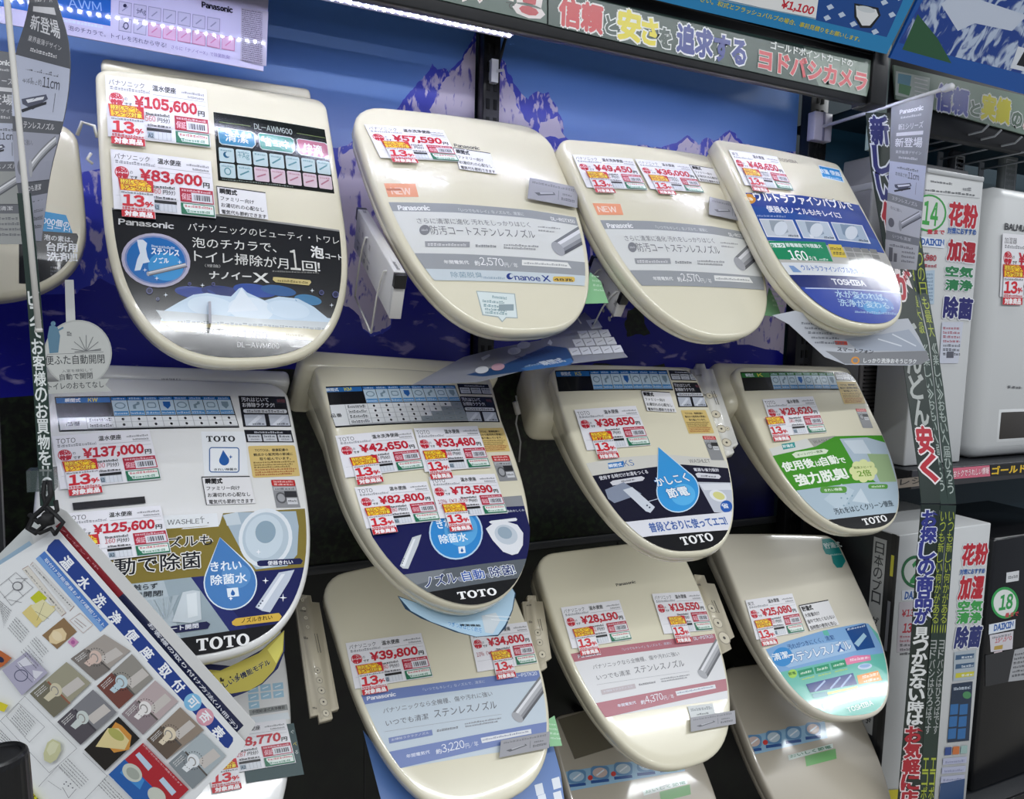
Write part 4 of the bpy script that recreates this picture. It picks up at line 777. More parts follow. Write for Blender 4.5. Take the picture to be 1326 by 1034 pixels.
HC1 = seat([-0.055, -0.44, 0.36, 0.455, 42, 0, -4, 0.17, 2.3, 0.03, 0.035, 2.7], 'white toilet seat at the bottom left, mostly hidden by the hanging brochures', WHITE, .08, .042, dome=.005, lip=.006)
z = Zm(240, 800, 4.42)
s = HC1.sheet('function_sticker', 'rows of pale blue square icons', rough=.3, clip=False); s.px(240, 800, 4.42)
for r_ in range(3):
    for k in range(3 if r_ < 2 else 1): x = 356+k*72+r_*3; y = 388-k*9+r_*46; s.poly([(x, y), (x+60, y-8), (x+64, y+30), (x+4, y+38)], '#9CC4D8'); s.line(x+14, y+22, x+48, y+8, 6, '#E4F0F6')
s.poly([(365, 524), (584, 488), (590, 520), (370, 556)], '#8E9290'); s.T('中間給湯式洗浄機能', 384, 546, 572, 514, 20, '#2A2C2E', .02); s.poly([(372, 566), (590, 534), (600, 572), (380, 604)], '#DDE4E8')
s = Sheet(HC1, 'green_card', HC1.root, 'dark green backing card', .0025, clip=False); s.aff(*Zs(z, (300, 640), (622, 598), (350, 944)), 100, 100); s.rect(0, 0, 100, 100, '#1B3F42', slab=.0006); s.T('ぐ', 91, 20, 97, 20, 7, '#C8D4D0'); s.T('べ', 91, 44, 97, 44, 7, '#D8C83A'); s.T('る', 91, 60, 97, 60, 7, '#C8D4D0')
price_tag(HC1, *Zs(z, (70, 650), (572, 576), (120, 915)), 'TOTO', '温水便座', '28,770', '287', 'price card ending in 770 at the bottom left beside the brochures', lab=(0, 14), group='price cards on the toilet seats', h0=.0045)

# --- lowest row: only the tops show
def top_seat(q, label, mt, ttop):
    H = seat(q, label, mt, ttop, .05, dome=.005, lip=.008); return H
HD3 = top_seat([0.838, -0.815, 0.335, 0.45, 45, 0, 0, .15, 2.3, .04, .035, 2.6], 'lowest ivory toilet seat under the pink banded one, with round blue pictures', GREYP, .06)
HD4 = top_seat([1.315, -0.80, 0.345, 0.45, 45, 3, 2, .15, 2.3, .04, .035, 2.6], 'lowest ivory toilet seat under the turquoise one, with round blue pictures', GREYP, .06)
zd = Zm(680, 900, 2.7625)
def round_pics(H, P, n, green):
    s = H.sheet('function_sticker', 'light blue strip of round product pictures', rough=.3); s.px(680, 900, 2.7625)
    (x0, y0), (x1, y1) = P; dx, dy = (x1-x0)/n, (y1-y0)/n
    s.poly([(x0-14, y0-28), (x1+4, y1-26), (x1+14, y1+34), (x0, y0+42)], '#8FB6D0')
    for k in range(n):
        x, y = x0+dx*(k+.45), y0+dy*(k+.45)
        s.rrect(x-dx*.40, y-30, x+dx*.40, y+18, 14, '#5E8CB4'); s.ell(x, y-6, dx*.32, 18, ('#A8C4D8', '#C9B4AC', '#B8C8D0')[k % 3]); s.line(x-12, y+4, x+14, y-16, 5, '#E4EAF0'); s.poly([(x-dx*.4, y+22), (x+dx*.38, y+16), (x+dx*.40, y+26), (x-dx*.38, y+33)], '#1F4C8C')
        if k in (1, 2): s.ell(x-dx*.42, y+12, 9, 9, '#C83A36')
    (gx, gy) = green; s.poly([(gx, gy), (gx+110, gy-28), (gx+114, gy+8), (gx+6, gy+36)], '#6FA868'); s.poly([(gx-60, gy-4), (gx+100, gy-46), (gx+102, gy-30), (gx-56, gy+14)], '#C8D4CC'); s.T('おいしく節電', gx-50, gy+6, gx+96, gy-30, 12, '#3E7A5A', .02)
round_pics(HD3, ((150, 300), (560, 235)), 5, (480, 345)); round_pics(HD4, ((720, 190), (1068, 118)), 5, (1000, 218))
s = Sheet(HD3, 'cover_flap', HD3.skin, 'dark brown flap', .003, clip=False, rough=.3); s.px(); s.poly([(724, 930), (830, 900), (850, 950), (745, 982)], '#6A6454', slab=.003)
# ------------------------------------------------------------------ the setting
def noise_mix(nt, scale, detail, dist, lo, hi, vec=(1, 1, 1), rot=(0, 0, 0)):
    tc = nt.nodes.new('ShaderNodeTexCoord'); mp = nt.nodes.new('ShaderNodeMapping'); mp.inputs['Scale'].default_value = vec; mp.inputs['Rotation'].default_value = rot
    n = nt.nodes.new('ShaderNodeTexNoise'); n.inputs['Scale'].default_value = scale; n.inputs['Detail'].default_value = detail; n.inputs['Distortion'].default_value = dist
    r = nt.nodes.new('ShaderNodeMapRange'); r.inputs[1].default_value = lo; r.inputs[2].default_value = hi
    nt.links.new(tc.outputs['Object'], mp.inputs[0]); nt.links.new(mp.outputs[0], n.inputs['Vector']); nt.links.new(n.outputs['Fac'], r.inputs[0]); return r.outputs[0]
def two(nt, b, fac, c1, c2):
    m = nt.nodes.new('ShaderNodeMix'); m.data_type = 'RGBA'; m.inputs[6].default_value = s2l(c1); m.inputs[7].default_value = s2l(c2)
    nt.links.new(fac, m.inputs[0]); nt.links.new(m.outputs[2], b.inputs['Base Color']); return m.outputs[2]
FLOORM = nodemat('shop_floor', lambda nt, b: two(nt, b, noise_mix(nt, 3, 5, 0, .35, .65), '#8E8A82', '#A5A198'), .3)
CEILM = nodemat('ceiling_board', lambda nt, b: two(nt, b, noise_mix(nt, 60, 2, 0, .4, .6), '#D0D0CE', '#DEDEDC'), .8)
BLACKB = nodemat('black_steel', lambda nt, b: two(nt, b, noise_mix(nt, 30, 3, 0, .3, .7), '#0E0F11', '#17181B'), .35)
BACKM = nodemat('dark_back_board', lambda nt, b: two(nt, b, noise_mix(nt, 14, 6, .5, .4, .62), '#060707', '#10160E'), .5)
def struct(o): o['kind'] = 'structure'; return o
struct(box('floor', -3, -3.2, -1.54, 5, 1.9, -1.5, FLOORM)); struct(box('ceiling', -3, -3.2, CEIL, 5, 1.9, CEIL+.04, CEILM))
struct(box('wall_back', -3, 1.62, -1.5, 5, 1.66, CEIL, mat('#10303C', .6)))
for i, (x, y) in enumerate(LAMPS):
    t = thing('ceiling_light', 'long white tube light on the shop ceiling, '+('behind the camera at the far left', 'nearest above the camera', 'right of the nearest one', 'far right over the aisle', 'second row, middle', 'second row, right', 'second row, left', 'far right beyond the shelves')[i], 'ceiling light', Matrix.Translation((x, y, CEIL-.03)), 'tube lights on the ceiling')
    box('housing', -.849, -.07, -.03, .849, .07, .03, mat('#D8D8D8', .5), t, .004)

SKY = nodemat('mural_sky', lambda nt, b: None, .35)
nt = SKY.node_tree; b = nt.nodes['Principled BSDF']; tc = nt.nodes.new('ShaderNodeTexCoord'); sx = nt.nodes.new('ShaderNodeSeparateXYZ'); rp = nt.nodes.new('ShaderNodeValToRGB'); mr = nt.nodes.new('ShaderNodeMapRange')
nt.links.new(tc.outputs['Object'], sx.inputs[0]); nt.links.new(sx.outputs['Y'], mr.inputs[0]); mr.inputs[1].default_value = .2; mr.inputs[2].default_value = .75; nt.links.new(mr.outputs[0], rp.inputs[0]); nt.links.new(rp.outputs[0], b.inputs['Base Color'])
rp.color_ramp.elements[0].color = s2l('#A8B0EA'); rp.color_ramp.elements[1].color = s2l('#4476BE'); e = rp.color_ramp.elements.new(.45); e.color = s2l('#6C98E4')  # printed sky gradient; its darker top also has some shade painted in
ROCK = nodemat('mural_rock', lambda nt, b: two(nt, b, noise_mix(nt, 45, 12, .4, .53, .60, (1.6, .7, 1), (0, 0, .6)), '#3A44C8', '#D2C6E6'), .35)
SNOW = nodemat('mural_snow', lambda nt, b: two(nt, b, noise_mix(nt, 40, 12, .4, .37, .44, (1.6, .6, 1), (0, 0, -.7)), '#6A60C4', '#DCD0E8'), .35)
DEEP = nodemat('mural_ultramarine', lambda nt, b: two(nt, b, noise_mix(nt, 22, 12, .5, .60, .68, (.6, 1.5, 1), (0, 0, -.5)), '#18189A', '#9A8EC8'), .35)  # deep ultramarine band of the print, with lavender wisps
WOOD = nodemat('mural_forest', lambda nt, b: two(nt, b, noise_mix(nt, 70, 8, .6, .45, .75), '#050705', '#25341C'), .4)
NAVY = nodemat('mural_lake', lambda nt, b: two(nt, b, noise_mix(nt, 8, 6, .6, .4, .7), '#0C0C40', '#161660'), .35)
HM = planeY(1.45)
def X_(px, py): return HM.uv(px, py)
def jag(P, amp=2.2, it=3, seed=5):
    rn = random.Random(seed)
    for k in range(it):
        Q = []
        for a, b_ in zip(P, P[1:]+P[:1]):
            L = math.hypot(b_[0]-a[0], b_[1]-a[1]); Q.append(a)
            if L > 5 and L < 500: n = ((a[1]-b_[1])/L, (b_[0]-a[0])/L); j = rn.uniform(-1, 1)*min(amp*6, L*.13); f = rn.uniform(.35, .65); Q.append((a[0]+(b_[0]-a[0])*f+n[0]*j, a[1]+(b_[1]-a[1])*f+n[1]*j))
        P = Q
    return P
rows = [(HM, -1.3, .545, 'printed mountain mural panel left of the black upright'), (HM, .586, 1.437, 'printed mountain mural panel right of the black upright')]
for i, (H, xa, xb, lab) in enumerate(rows):
    s = Sheet(H, 'mural_panel', None, None, 0, rough=.35); tag(s.o, lab, 'mural'); s.clip = [(xa, -.80), (xb, -.80), (xb, .486), (xa, .486)]
    s.met(); s.poly([(xa, -.80), (xb, -.80), (xb, .486), (xa, .486)], 'x', m=SKY); s.px()
    if i == 0:
        s.poly(jag([(-600, 250), (60, 235), (110, 222), (300, 235), (400, 205), (450, 188), (475, 163), (520, 133), (530, 120), (538, 112), (545, 104), (552, 96), (560, 82), (566, 90), (575, 88), (581, 94), (590, 84), (600, 70), (606, 62), (612, 50), (660, -20), (660, 1100), (-600, 1100)]), 'x', m=ROCK)
        s.poly(jag([(640, 30), (612, 58), (598, 80), (590, 92), (578, 100), (570, 115), (563, 130), (556, 142), (560, 170), (660, 200)]), 'x', m=SNOW)
        s.poly(jag([(440, 200), (470, 185), (530, 200), (560, 300), (540, 330), (512, 352), (506, 420), (480, 432), (440, 395), (420, 330)]), 'x', m=SNOW)
        s.poly(jag([(-600, 400), (100, 380), (130, 360), (300, 385), (440, 392), (480, 436), (506, 424), (512, 350), (545, 330), (700, 320), (700, 1200), (-600, 1200)]), 'x', m=DEEP)
        s.poly(jag([(-600, 560), (200, 500), (400, 482), (700, 474), (700, 1200), (-600, 1200)]), 'x', m=WOOD)
    else:
        s.poly(jag([(560, -80), (637, 46), (643, 60), (648, 74), (656, 88), (663, 100), (669, 112), (676, 122), (684, 129), (690, 121), (697, 118), (703, 121), (710, 119), (716, 131), (723, 146), (729, 160), (733, 178), (760, 196), (810, 192), (850, 190), (870, 186), (882, 181), (890, 175), (897, 180), (905, 188), (915, 178), (925, 182), (935, 175), (945, 168), (953, 173), (962, 186), (1000, 196), (1060, 205), (1100, 1200), (560, 1200)]), 'x', m=ROCK)
        s.poly(jag([(630, 96), (648, 95), (656, 102), (662, 116), (668, 130), (676, 146), (690, 165), (640, 180)]), 'x', m=SNOW); s.poly(jag([(700, 158), (722, 150), (732, 178), (700, 178)]), 'x', m=SNOW); s.poly(jag([(880, 186), (890, 178), (899, 186), (910, 200), (870, 200)]), 'x', m=SNOW); s.poly(jag([(930, 184), (945, 171), (958, 186), (965, 200), (925, 200)]), 'x', m=SNOW)
        s.poly(jag([(560, 330), (760, 340), (980, 330), (1060, 350), (1100, 1200), (560, 1200)]), 'x', m=DEEP); s.poly(jag([(955, 380), (990, 350), (1070, 350), (1070, 446), (955, 446)]), 'x', m=SNOW)
        s.poly(jag([(813, 402), (830, 392), (842, 432), (812, 436)]), 'x', m=WOOD)
        s.poly(jag([(560, 478), (770, 470), (860, 470), (900, 600), (905, 1200), (560, 1200)]), 'x', m=WOOD); s.poly(jag([(898, 520), (1070, 470), (1100, 1200), (902, 1200)]), 'x', m=NAVY)
    p_ = box('backing', xa, 1.452, -.486, xb, 1.47, .80, BLACKB, s.o); p_.matrix_parent_inverse = s.o.matrix_world.inverted()
# lower dark panels, horizontal rails
t = thing('lower_back_panel', 'black panel with rail behind the bottom row of seats', 'panel', Matrix.Translation((.2, 1.45, -.9)))
box('board', -1.6, 0, -.6, 1.25, .02, .405, BACKM, t); box('rail', -1.6, -.006, .395, 1.25, .0, .414, mat('#34363A', .4), t, .003)
for k in range(3): box('seam', -.5+k*.62, -.002, -.6, -.497+k*.62, .0, .39, BLACKB, t)
def upright(x0, x1, lab, z0=-1.2, z1=.8):
    t = thing('shelf_upright', lab, 'shelf upright', Matrix.Translation(((x0+x1)/2, 1.44, z0))); w_ = (x1-x0)/2
    box('post', -w_, -.03, 0, w_, .003, z1-z0, BLACKB, t, .002)
    sl = box_bm(-.0035, -.032, -.010, .0035, -.029, .010); me = bpy.data.meshes.new('slot'); sl.to_mesh(me); sl.free(); me.materials.append(mat('#020202', .8))
    k = 0
    while k*.036 < z1-z0-.06:
        for sx_ in (-.008, .008): o = link('slot', me, t); o.location = (sx_, 0, .04+k*.036)
        k += 1
    return t
u1 = upright(.548, .585, 'black slotted shelf upright between the two mural panels')
b = box_bm(-.007, -.045, 1.70, .008, -.03, 1.745); b = tube_bm([(.004, -.045, 1.722), (.018, -.05, 1.725)], .003, 8, b); bm_obj('clip', b, mat('#D8D8DA', .3), u1)
bm_obj('cable', tube_bm([(.02, -.01, 1.74), (.035, -.012, 1.80), (.055, -.03, 1.87), (.06, -.08, 1.93)], .0035, 8), DARKP, u1, True)
u2 = upright(1.44, 1.50, 'black shelf upright at the right end of the mural')
# rod socket + rod + hanging banner
t = thing('banner_rod', 'white rod reaching out from the upright to carry the grey banner', 'rod', Matrix.Translation((1.46, 1.42, .53)))
box('socket', -.03, -.035, -.035, .03, -.010, .035, mat('#C8C4D4', .3), t, .003); box('groove', -.003, -.037, -.035, .003, -.034, .035, mat('#7A7890', .4), t)
bm_obj('rod', tube_bm([(0, -.03, 0), (0, -.352, 0)], .0042, 12), mat('#DADADF', .3), t, True); bm_obj('end_cap', tube_bm([(0, -.35, 0), (0, -.356, 0), (0, -.37, 0), (0, -.374, 0)], [.0055, .0078, .0078, .004], 14), mat('#E4E4E6', .3), t, True)

class Ribbon(Host):
    """a bent strip of sheet: edge points left / right in space, W across, L along (metres)"""
    def __init__(s, Lp, Rp, W):
        s.mw = Matrix.Identity(4); s.inv = s.mw; s.clip = None; s.A = np.array(Lp, float); s.B = np.array(Rp, float); s.W = W
        mid = (s.A+s.B)/2; d = np.r_[0, np.cumsum(np.linalg.norm(np.diff(mid, axis=0), axis=1))]; s.d = d; s.L = d[-1]; s.dome = True; s.step = .01
    def P(s, u, v, h):
        a = np.array([np.interp(v, s.d, s.A[:, k]) for k in range(3)]); b_ = np.array([np.interp(v, s.d, s.B[:, k]) for k in range(3)])
        v2 = min(v+.01, s.L); v1 = v2-.02; m2 = [np.interp(v2, s.d, (s.A+s.B)[:, k]/2) for k in range(3)]; m1 = [np.interp(v1, s.d, (s.A+s.B)[:, k]/2) for k in range(3)]
        dn = np.array(m2)-np.array(m1); n = np.cross(dn, b_-a); n /= max(np.linalg.norm(n), 1e-9)
        if n @ (a) > 0: n = -n
        return tuple(a+(b_-a)*(u/s.W)+n*h)
def smooth_rows(rows, n):
    R = np.array(rows, float); t = np.arange(len(R)); q = np.linspace(0, len(R)-1, n); out = []
    from math import floor
    for x in q:
        i = min(int(floor(x)), len(R)-2); f = x-i; p0, p1, p2, p3 = R[max(i-1, 0)], R[i], R[i+1], R[min(i+2, len(R)-1)]
        out.append(.5*((2*p1)+(p2-p0)*f+(2*p0-5*p1+4*p2-p3)*f*f+(3*p1-p0-3*p2+p3)*f**3))
    return np.array(out)
def banner_sheet(rib, label, tone=('#8C8E92', '#C9CACE')):
    s = Sheet(rib, 'hanging_banner', None, None, .0003, rough=.45); tag(s.o, label, 'banner', 'grey hanging banners'); W, L = rib.W, rib.L; s.cm = lambda x, y: (x/100*W, y/100*L)
    g, l = tone; s.rect(0, 0, 100, 100, g, slab=.0008)
    s.T('Panasonic', 22, 7, 78, 7, 2.6, '#E8E8EA', .04); s.dashes(25, 10, 75, 10, 1.2, '#D0D0D4', 2, 12); s.T('新1シリーズ', 20, 17, 82, 17, 3.8, '#E2E2E6'); s.rect(16, 18.5, 84, 20.6, '#DADADE'); s.T('新登場', 14, 27.5, 84, 27.5, 5.5, '#E6E6EA', .015)
    s.T('業界最薄デザイン', 16, 31.6, 84, 31.6, 2, '#DADADE', 0); s.dashes(25, 34.6, 75, 34.6, 1.4, '#DADADE', 3, 10)
    s.rect(0, 37, 100, 57, '#BFC4D6'); s.dashes(22, 41, 80, 41, 1.4, '#5A5C66', 4, 12); s.T('本体高さ約', 18, 45.5, 52, 45.5, 2.4, '#4A4C56'); s.T('11cm', 54, 45.6, 84, 45.6, 3.6, '#3A3C46', .01)
    s.poly([(18, 51), (62, 48), (66, 49.5), (40, 54), (20, 52.6)], '#55586A'); s.poly([(26, 51), (60, 48.8), (62, 49.6), (30, 52)], '#E0E2EA'); s.line(78, 47, 78, 54, .8, '#5A5C66'); s.poly([(18, 54.5), (64, 50.5), (64, 51.5), (20, 55.5)], '#2E3038')
    s.T('ステンレスノズル', 14, 60.6, 86, 60.6, 2.4, '#DADADE', .01); s.rect(0, 62, 100, 79, l); s.T('汚れに強い。', 10, 66.5, 45, 66.5, 2, '#55565E'); nozzle_pic(s, (38, 73), (48, 76), (92, 62.5), (100, 66)); s.ell(16, 74, 9, 2.6, '#6E6F76')
    s.T('いつも清潔', 22, 82.4, 76, 82.4, 2.2, '#DADADE', .01); s.rect(0, 84, 100, 100, l); s.dashes(14, 87.2, 84, 87.2, 1.4, '#66676E', 4, 12); s.rect(12, 88, 24, 96, '#77787E'); s.rect(28, 91, 38, 96, '#77787E')
    for i in range(3): s.dashes(52, 90+i*2.8, 92, 90+i*2.8, 1.4, '#66676E', 7+i, 7)
    return s
Lp = [atX(x, y, 1.46) for x, y in ((1154.5, 136), (1153, 176), (1152, 216), (1148, 274), (1146, 347))]; Rp = [atX(x, y, 1.46) for x, y in ((1210, 122), (1204, 172.5), (1198.6, 225), (1193, 288.6), (1187, 349.5))]
banner_sheet(Ribbon(Lp, Rp, .11), 'grey hanging banner on the white rod at the right')
YB = .90
Lp = smooth_rows([atY(x, y, YB+d) for x, y, d in ((42, -60, .0), (38, 0, .0), (32, 31, .01), (19, 77, .015), (16, 140, .01), (20, 220, 0), (27, 270, 0), (33, 312, 0))], 24)
Rp = smooth_rows([atY(x, y, YB+d) for x, y, d in ((62, -60, .0), (74, 0, -.01), (88, 50, -.02), (91, 95, -.02), (84, 149, -.015), (67, 217, -.01), (60, 263, 0), (54, 312, .0))], 24)
banner_sheet(Ribbon(Lp, Rp, .06), 'curling grey banner hanging at the upper left corner', ('#5C5E64', '#9A9CAA'))
Lp = [atY(x, y, .95) for x, y in ((-40, 60), (-45, 200), (-40, 316))]; Rp = [atY(x, y, .95) for x, y in ((28, 70), (33, 200), (36, 316))]
banner_sheet(Ribbon(Lp, Rp, .06), 'pale grey banner at the left edge behind the white pole', ('#6C6E74', '#9EA09E'))
t = thing('white_pole', 'thin white pole leaning across the upper left corner', 'pole', Matrix.Translation(Vector(atY(30, 200, .86))))
o_ = np.array(atY(30, 200, .86)); bm_obj('pole', tube_bm([atY(4, -60, .86)-o_, atY(9, 0, .86)-o_, atY(30, 215, .86)-o_, atY(50, 425, .86)-o_], .0028, 12), mat('#D4D2CC', .35), t, True)
bm_obj('tip', tube_bm([atY(50, 425, .86)-o_, atY(50.5, 430, .86)-o_], .0034, 12), mat('#C0BEB8', .35), t, True)

# left end board and lettered strip
t = thing('end_board', 'black board closing the left end of the display', 'board', Matrix.Translation((-.27, 1.02, -.6))); box('board', -.25, -.01, -.9, .055, .01, 1.02, BACKM, t, .002); box('edge_strip', .048, -.016, -.9, .058, -.010, 1.02, BLACKB, t)
def strip(rows, Yv, txts, label, bg, W, cat='sign strip', group=None):
    Lp = [atY(a, y, Y) for (a, b_, y), Y in zip(rows, Yv)]; Rp = [atY(b_, y, Y) for (a, b_, y), Y in zip(rows, Yv)]; rb = Ribbon(Lp, Rp, W)
    s = Sheet(rb, 'lettered_strip', None, None, .0003, rough=.35); tag(s.o, label, cat, group); s.cm = lambda x, y: (x/100*W, y/100*rb.L); s.rect(0, 0, 100, 100, bg, slab=.001)
    for tx in txts: s.VT(*tx[0], **tx[1])
    return s
strip([(22, 40, 250), (30, 48, 330), (36, 54, 400), (43, 62, 500), (49, 68, 600), (52, 72, 655)], [.88]*6, [(('ビスでお客様のお買物をサポ', 50, 30, 50, 97, 80, '#D8DCDA', .02), {})], 'dark green strip with white lettering at the left', '#22352E', .022)
YA = [1.20, 1.20, 1.20, 1.12, 1.03, 1.00]
YC = [1.00, 1.0, 1.0]
DG = '#17261F'
strip([(1121, 1152, 146), (1128, 1160, 220), (1149, 1181, 350), (1171, 1197, 480), (1189, 1217, 610), (1193, 1217, 651)], YA,
      [(('新しい', 50, 1, 50, 22, 70, '#20246E', .045, ('#DCE0EC', .10)), {}), (('価格が', 50, 22, 50, 48, 70, '#B02030', .045, ('#E4DCDC', .10)), {}), (('どんどん', 50, 54, 50, 81, 70, '#A8ACA8', .03), {}), (('安く', 50, 81, 50, 95, 70, '#B02030', .045, ('#E4DCDC', .10)), {})], 'dark green upper strip with large red and blue outlined lettering', DG, .04)
strip([(1193, 1217, 653), (1187, 1213, 720), (1178, 1203, 850), (1162, 1190, 1040)], [1.0, 1.0, 1.0, 1.0],
      [(('お探しの商品が', 50, 2, 50, 39, 78, '#2C3486', .045, ('#DCE0EC', .10)), {}), (('見つからない時は', 50, 40, 50, 73, 74, '#DCDEDC', .04), {}), (('お気軽に店員へ', 50, 73.5, 50, 112, 78, '#A81E2C', .045, ('#E4D4D4', .10)), {})], 'dark green lower strip with blue, white and red lettering', DG, .04)
strip([(1158, 1170, 200), (1166, 1178, 300), (1177, 1188, 380), (1191, 1202, 442), (1197, 1210, 504), (1208, 1219, 597), (1218, 1228, 652)], [1.24, 1.22, 1.20, 1.15, 1.11, 1.04, 1.0],
      [(('いつの日も最大級', 50, 20, 50, 52, 75, '#A8B43A', .0), {}), (('《楽しい》おもいへ届ひろう', 50, 55, 50, 97, 70, '#9AA49E', .01), {})], 'narrow green strip beside the large upper lettering', '#1F332B', .016)
strip([(1180, 1192, 300), (1190, 1202, 380), (1204, 1213, 442), (1211, 1222, 504), (1221, 1233, 597), (1228, 1238, 652)], [1.22, 1.20, 1.15, 1.11, 1.04, 1.0],
      [(('いつの日も最大', 50, 2, 50, 40, 75, '#A8B43A', .0), {}), (('《楽しい》おもいへ届ひろう', 50, 42, 50, 97, 70, '#9AA49E', .01), {})], 'outermost narrow green strip of the upper three', '#1F332B', .016)
strip([(1218, 1228, 654), (1212, 1222, 720), (1202, 1213, 850), (1190, 1200, 1040)], [1.0]*4, [(('いつも新しい何かがある…', 50, 2, 50, 42, 75, '#A8B43A', .0), {}), (('ヨドバシはひろばです', 50, 44, 50, 76, 70, '#A4A8A6', .01), {}), (('エコポ', 50, 84, 50, 99, 75, '#A8B43A', .01), {})], 'narrow green strip with yellow lettering below the fold', '#1F332B', .016)
strip([(1228, 1238, 654), (1223, 1233, 720), (1213, 1223, 850), (1200, 1209, 1040)], [1.0]*4, [(('いつも新しい何かがある…', 50, 2, 50, 42, 75, '#A8B43A', .0), {}), (('ヨドバシはひろばです', 50, 44, 50, 76, 70, '#A4A8A6', .01), {}), (('エコポ', 50, 84, 50, 99, 75, '#A8B43A', .01), {})], 'outermost narrow green strip of the lower three', '#1F332B', .016)

# ------------------------------------------------------------------ header: beam, light bar, sign boards, posters
t = thing('header_beam', 'black beam running above the seats', 'beam', Matrix.Translation((.3, 1.12, .48)))
box('fascia', -1.6, -.02, 0, .975, .0, .125, BLACKB, t, .003); box('top_board', -1.6, 0, .150, 1.02, .29, .170, BLACKB, t); box('lip', -1.6, -.02, .098, .975, -.03, .125, BLACKB, t, .002)
box('end_post', .975, -.03, .0, 1.02, .02, .30, BLACKB, t, .003); bm_obj('pipe', tube_bm([(-1.5, -.03, .130), (.97, -.03, .130)], .008, 12), mat('#1C1D20', .25), t, True)
LEDM = mat('#E2E6FF', .3, emit=230.)
def light_bar(x0, x1, y, z, label, n):
    t = thing('light_bar', label, 'light bar', Matrix.Translation((x0, y, z)), 'light bars under the beam')
    box('housing', 0, -.014, 0, x1-x0, .014, .010, mat('#8E8C9C', .4), t, .001); me = None
    for k in range(n):
        if me is None: q = box_bm(-.0018, -.0022, -.0018, .0018, .0022, 0); me = bpy.data.meshes.new('lamp_chip'); q.to_mesh(me); q.free(); me.materials.append(LEDM)
        o = link('lamp_chip', me, t); o.location = ((x1-x0)*(k+.5)/n, 0, 0)
light_bar(-.95, .492, 1.135, .485, 'thin white light bar with tiny lamps left of the upright', 110)
light_bar(.52, 1.42, 1.19, .545, 'thin white light bar hidden behind the beam at the right', 58)
HS = planeY(1.098)
BG = '#3A5048'
def board(name, pts, label, cat, col, H=None, group=None, slab=.004, h0=.0005):
    s = Sheet(H or HS, name, None, None, h0, rough=.25); tag(s.o, label, cat, group); s.px(); s.poly(pts, col, slab=slab); return s
s = board('sign_board', [(440, -60), (708, -14), (708, 31), (571, 0), (440, -32)], 'green sign board with the foot of red letters, cut by the frame', 'sign board', '#4C6258', group='sign boards on the beam')
s.T('やい', 590, -4, 634, 5, 44, '#C03A42', .02, ('#E8DEDC', .08)); s.T('ー', 640, -6, 664, 1, 4, '#E8DEDC', .03); s.T('!', 676, 16, 693, 20, 46, '#C03A42', .03, ('#E8DEDC', .09)); s.T('で', 655, 11, 666, 13, 9, '#2A2E2C', .01)
s = board('sign_board', [(710, -14), (720, -12), (1133, 79), (1122, 125), (860, 68), (710, 32)], 'long dark green sign board with blue, yellow and red outlined lettering', 'sign board', BG, group='sign boards on the beam')
s.poly([(1040, 60), (1133, 79), (1122, 125), (1060, 111)], '#7C8C80')  # glare on the right end of the board, painted as a paler patch
s.T('信頼', 724, 31, 779, 44, 36, '#D03A42', .045, ('#F2ECEA', .10)); s.T('と', 784, 42, 797, 45, 22, BG, .045, ('#E8ECEA', .10)); s.T('安', 800, 49, 828, 55, 38, '#E8D820', .045, ('#F0F0E8', .10)); s.T('さ', 831, 55, 850, 59, 32, '#E8D820', .045, ('#F0F0E8', .10)); s.T('を', 853, 60, 868, 63, 24, BG, .045, ('#E8ECEA', .10))
s.T('追求', 876, 66, 921, 76, 36, '#2A3C92', .045, ('#EEF0F4', .10)); s.T('する', 924, 77, 964, 85, 32, '#2A3C92', .045, ('#EEF0F4', .10))
s.T('ゴールドポイントカードの', 997, 63, 1103, 87, 10, '#E4E8E4', .03); s.T('ヨドバシカメラ', 982, 88, 1120, 118, 25, '#CC3440', .045, ('#F0E6E2', .08))
s = board('sign_board', [(1157, 84), (1208, 96), (1420, 146), (1408, 192), (1326, 174), (1160, 128)], 'paler green sign board over the neighbouring shelf', 'sign board', '#8A9E8E', planeY(1.225), group='sign boards on the beam')
s.poly([(1160, 92), (1204, 101), (1202, 132), (1159, 123)], '#C8D4CC'); s.poly([(1163, 95), (1180, 98), (1178, 112), (1162, 108)], '#6FA8BE'); s.poly([(1164, 108), (1180, 112), (1177, 124), (1163, 120)], '#5E9A66')
for i in range(5): s.line(1184, 101+i*5.5, 1201, 105+i*5.5, 1.4, '#F0F2F0')
s.T('信頼', 1211, 141, 1252, 150, 33, '#5A62B8', .045, ('#E4E6F2', .10)); s.T('と', 1256, 148, 1267, 151, 18, '#6A7E6E', .045, ('#E8ECEA', .10)); s.T('実績', 1270, 153, 1306, 161, 32, '#E2D83A', .045, ('#F0F0E4', .10)); s.T('の', 1309, 162, 1322, 165, 18, '#6A7E6E', .045, ('#E8ECEA', .10)); s.T('店', 1326, 166, 1352, 172, 34, '#D04050', .045, ('#F0E6E2', .10))
t = thing('header_beam', 'dark beam above the neighbouring shelf', 'beam', Matrix.Translation((1.48, 1.26, .50))); box('fascia', .0, -.026, .0, 1.6, .0, .155, BLACKB, t, .003); box('end_strip', -.016, -.03, -.055, .012, .0, .33, mat('#8EA098', .4), t); box('soffit', .03, 0, .05, 1.6, .27, .07, mat('#0E2A36', .5), t)
def lean(X0, X1, zb=.565, Yb=1.075, hgt=.5): 
    up = Vector((0, -.5, .866)); o = Vector((X0, Yb, zb))+up*hgt; return plane3(o, o+Vector((1, 0, 0)), (X0, Yb, zb))
HL = lean(-.6, 1.3)
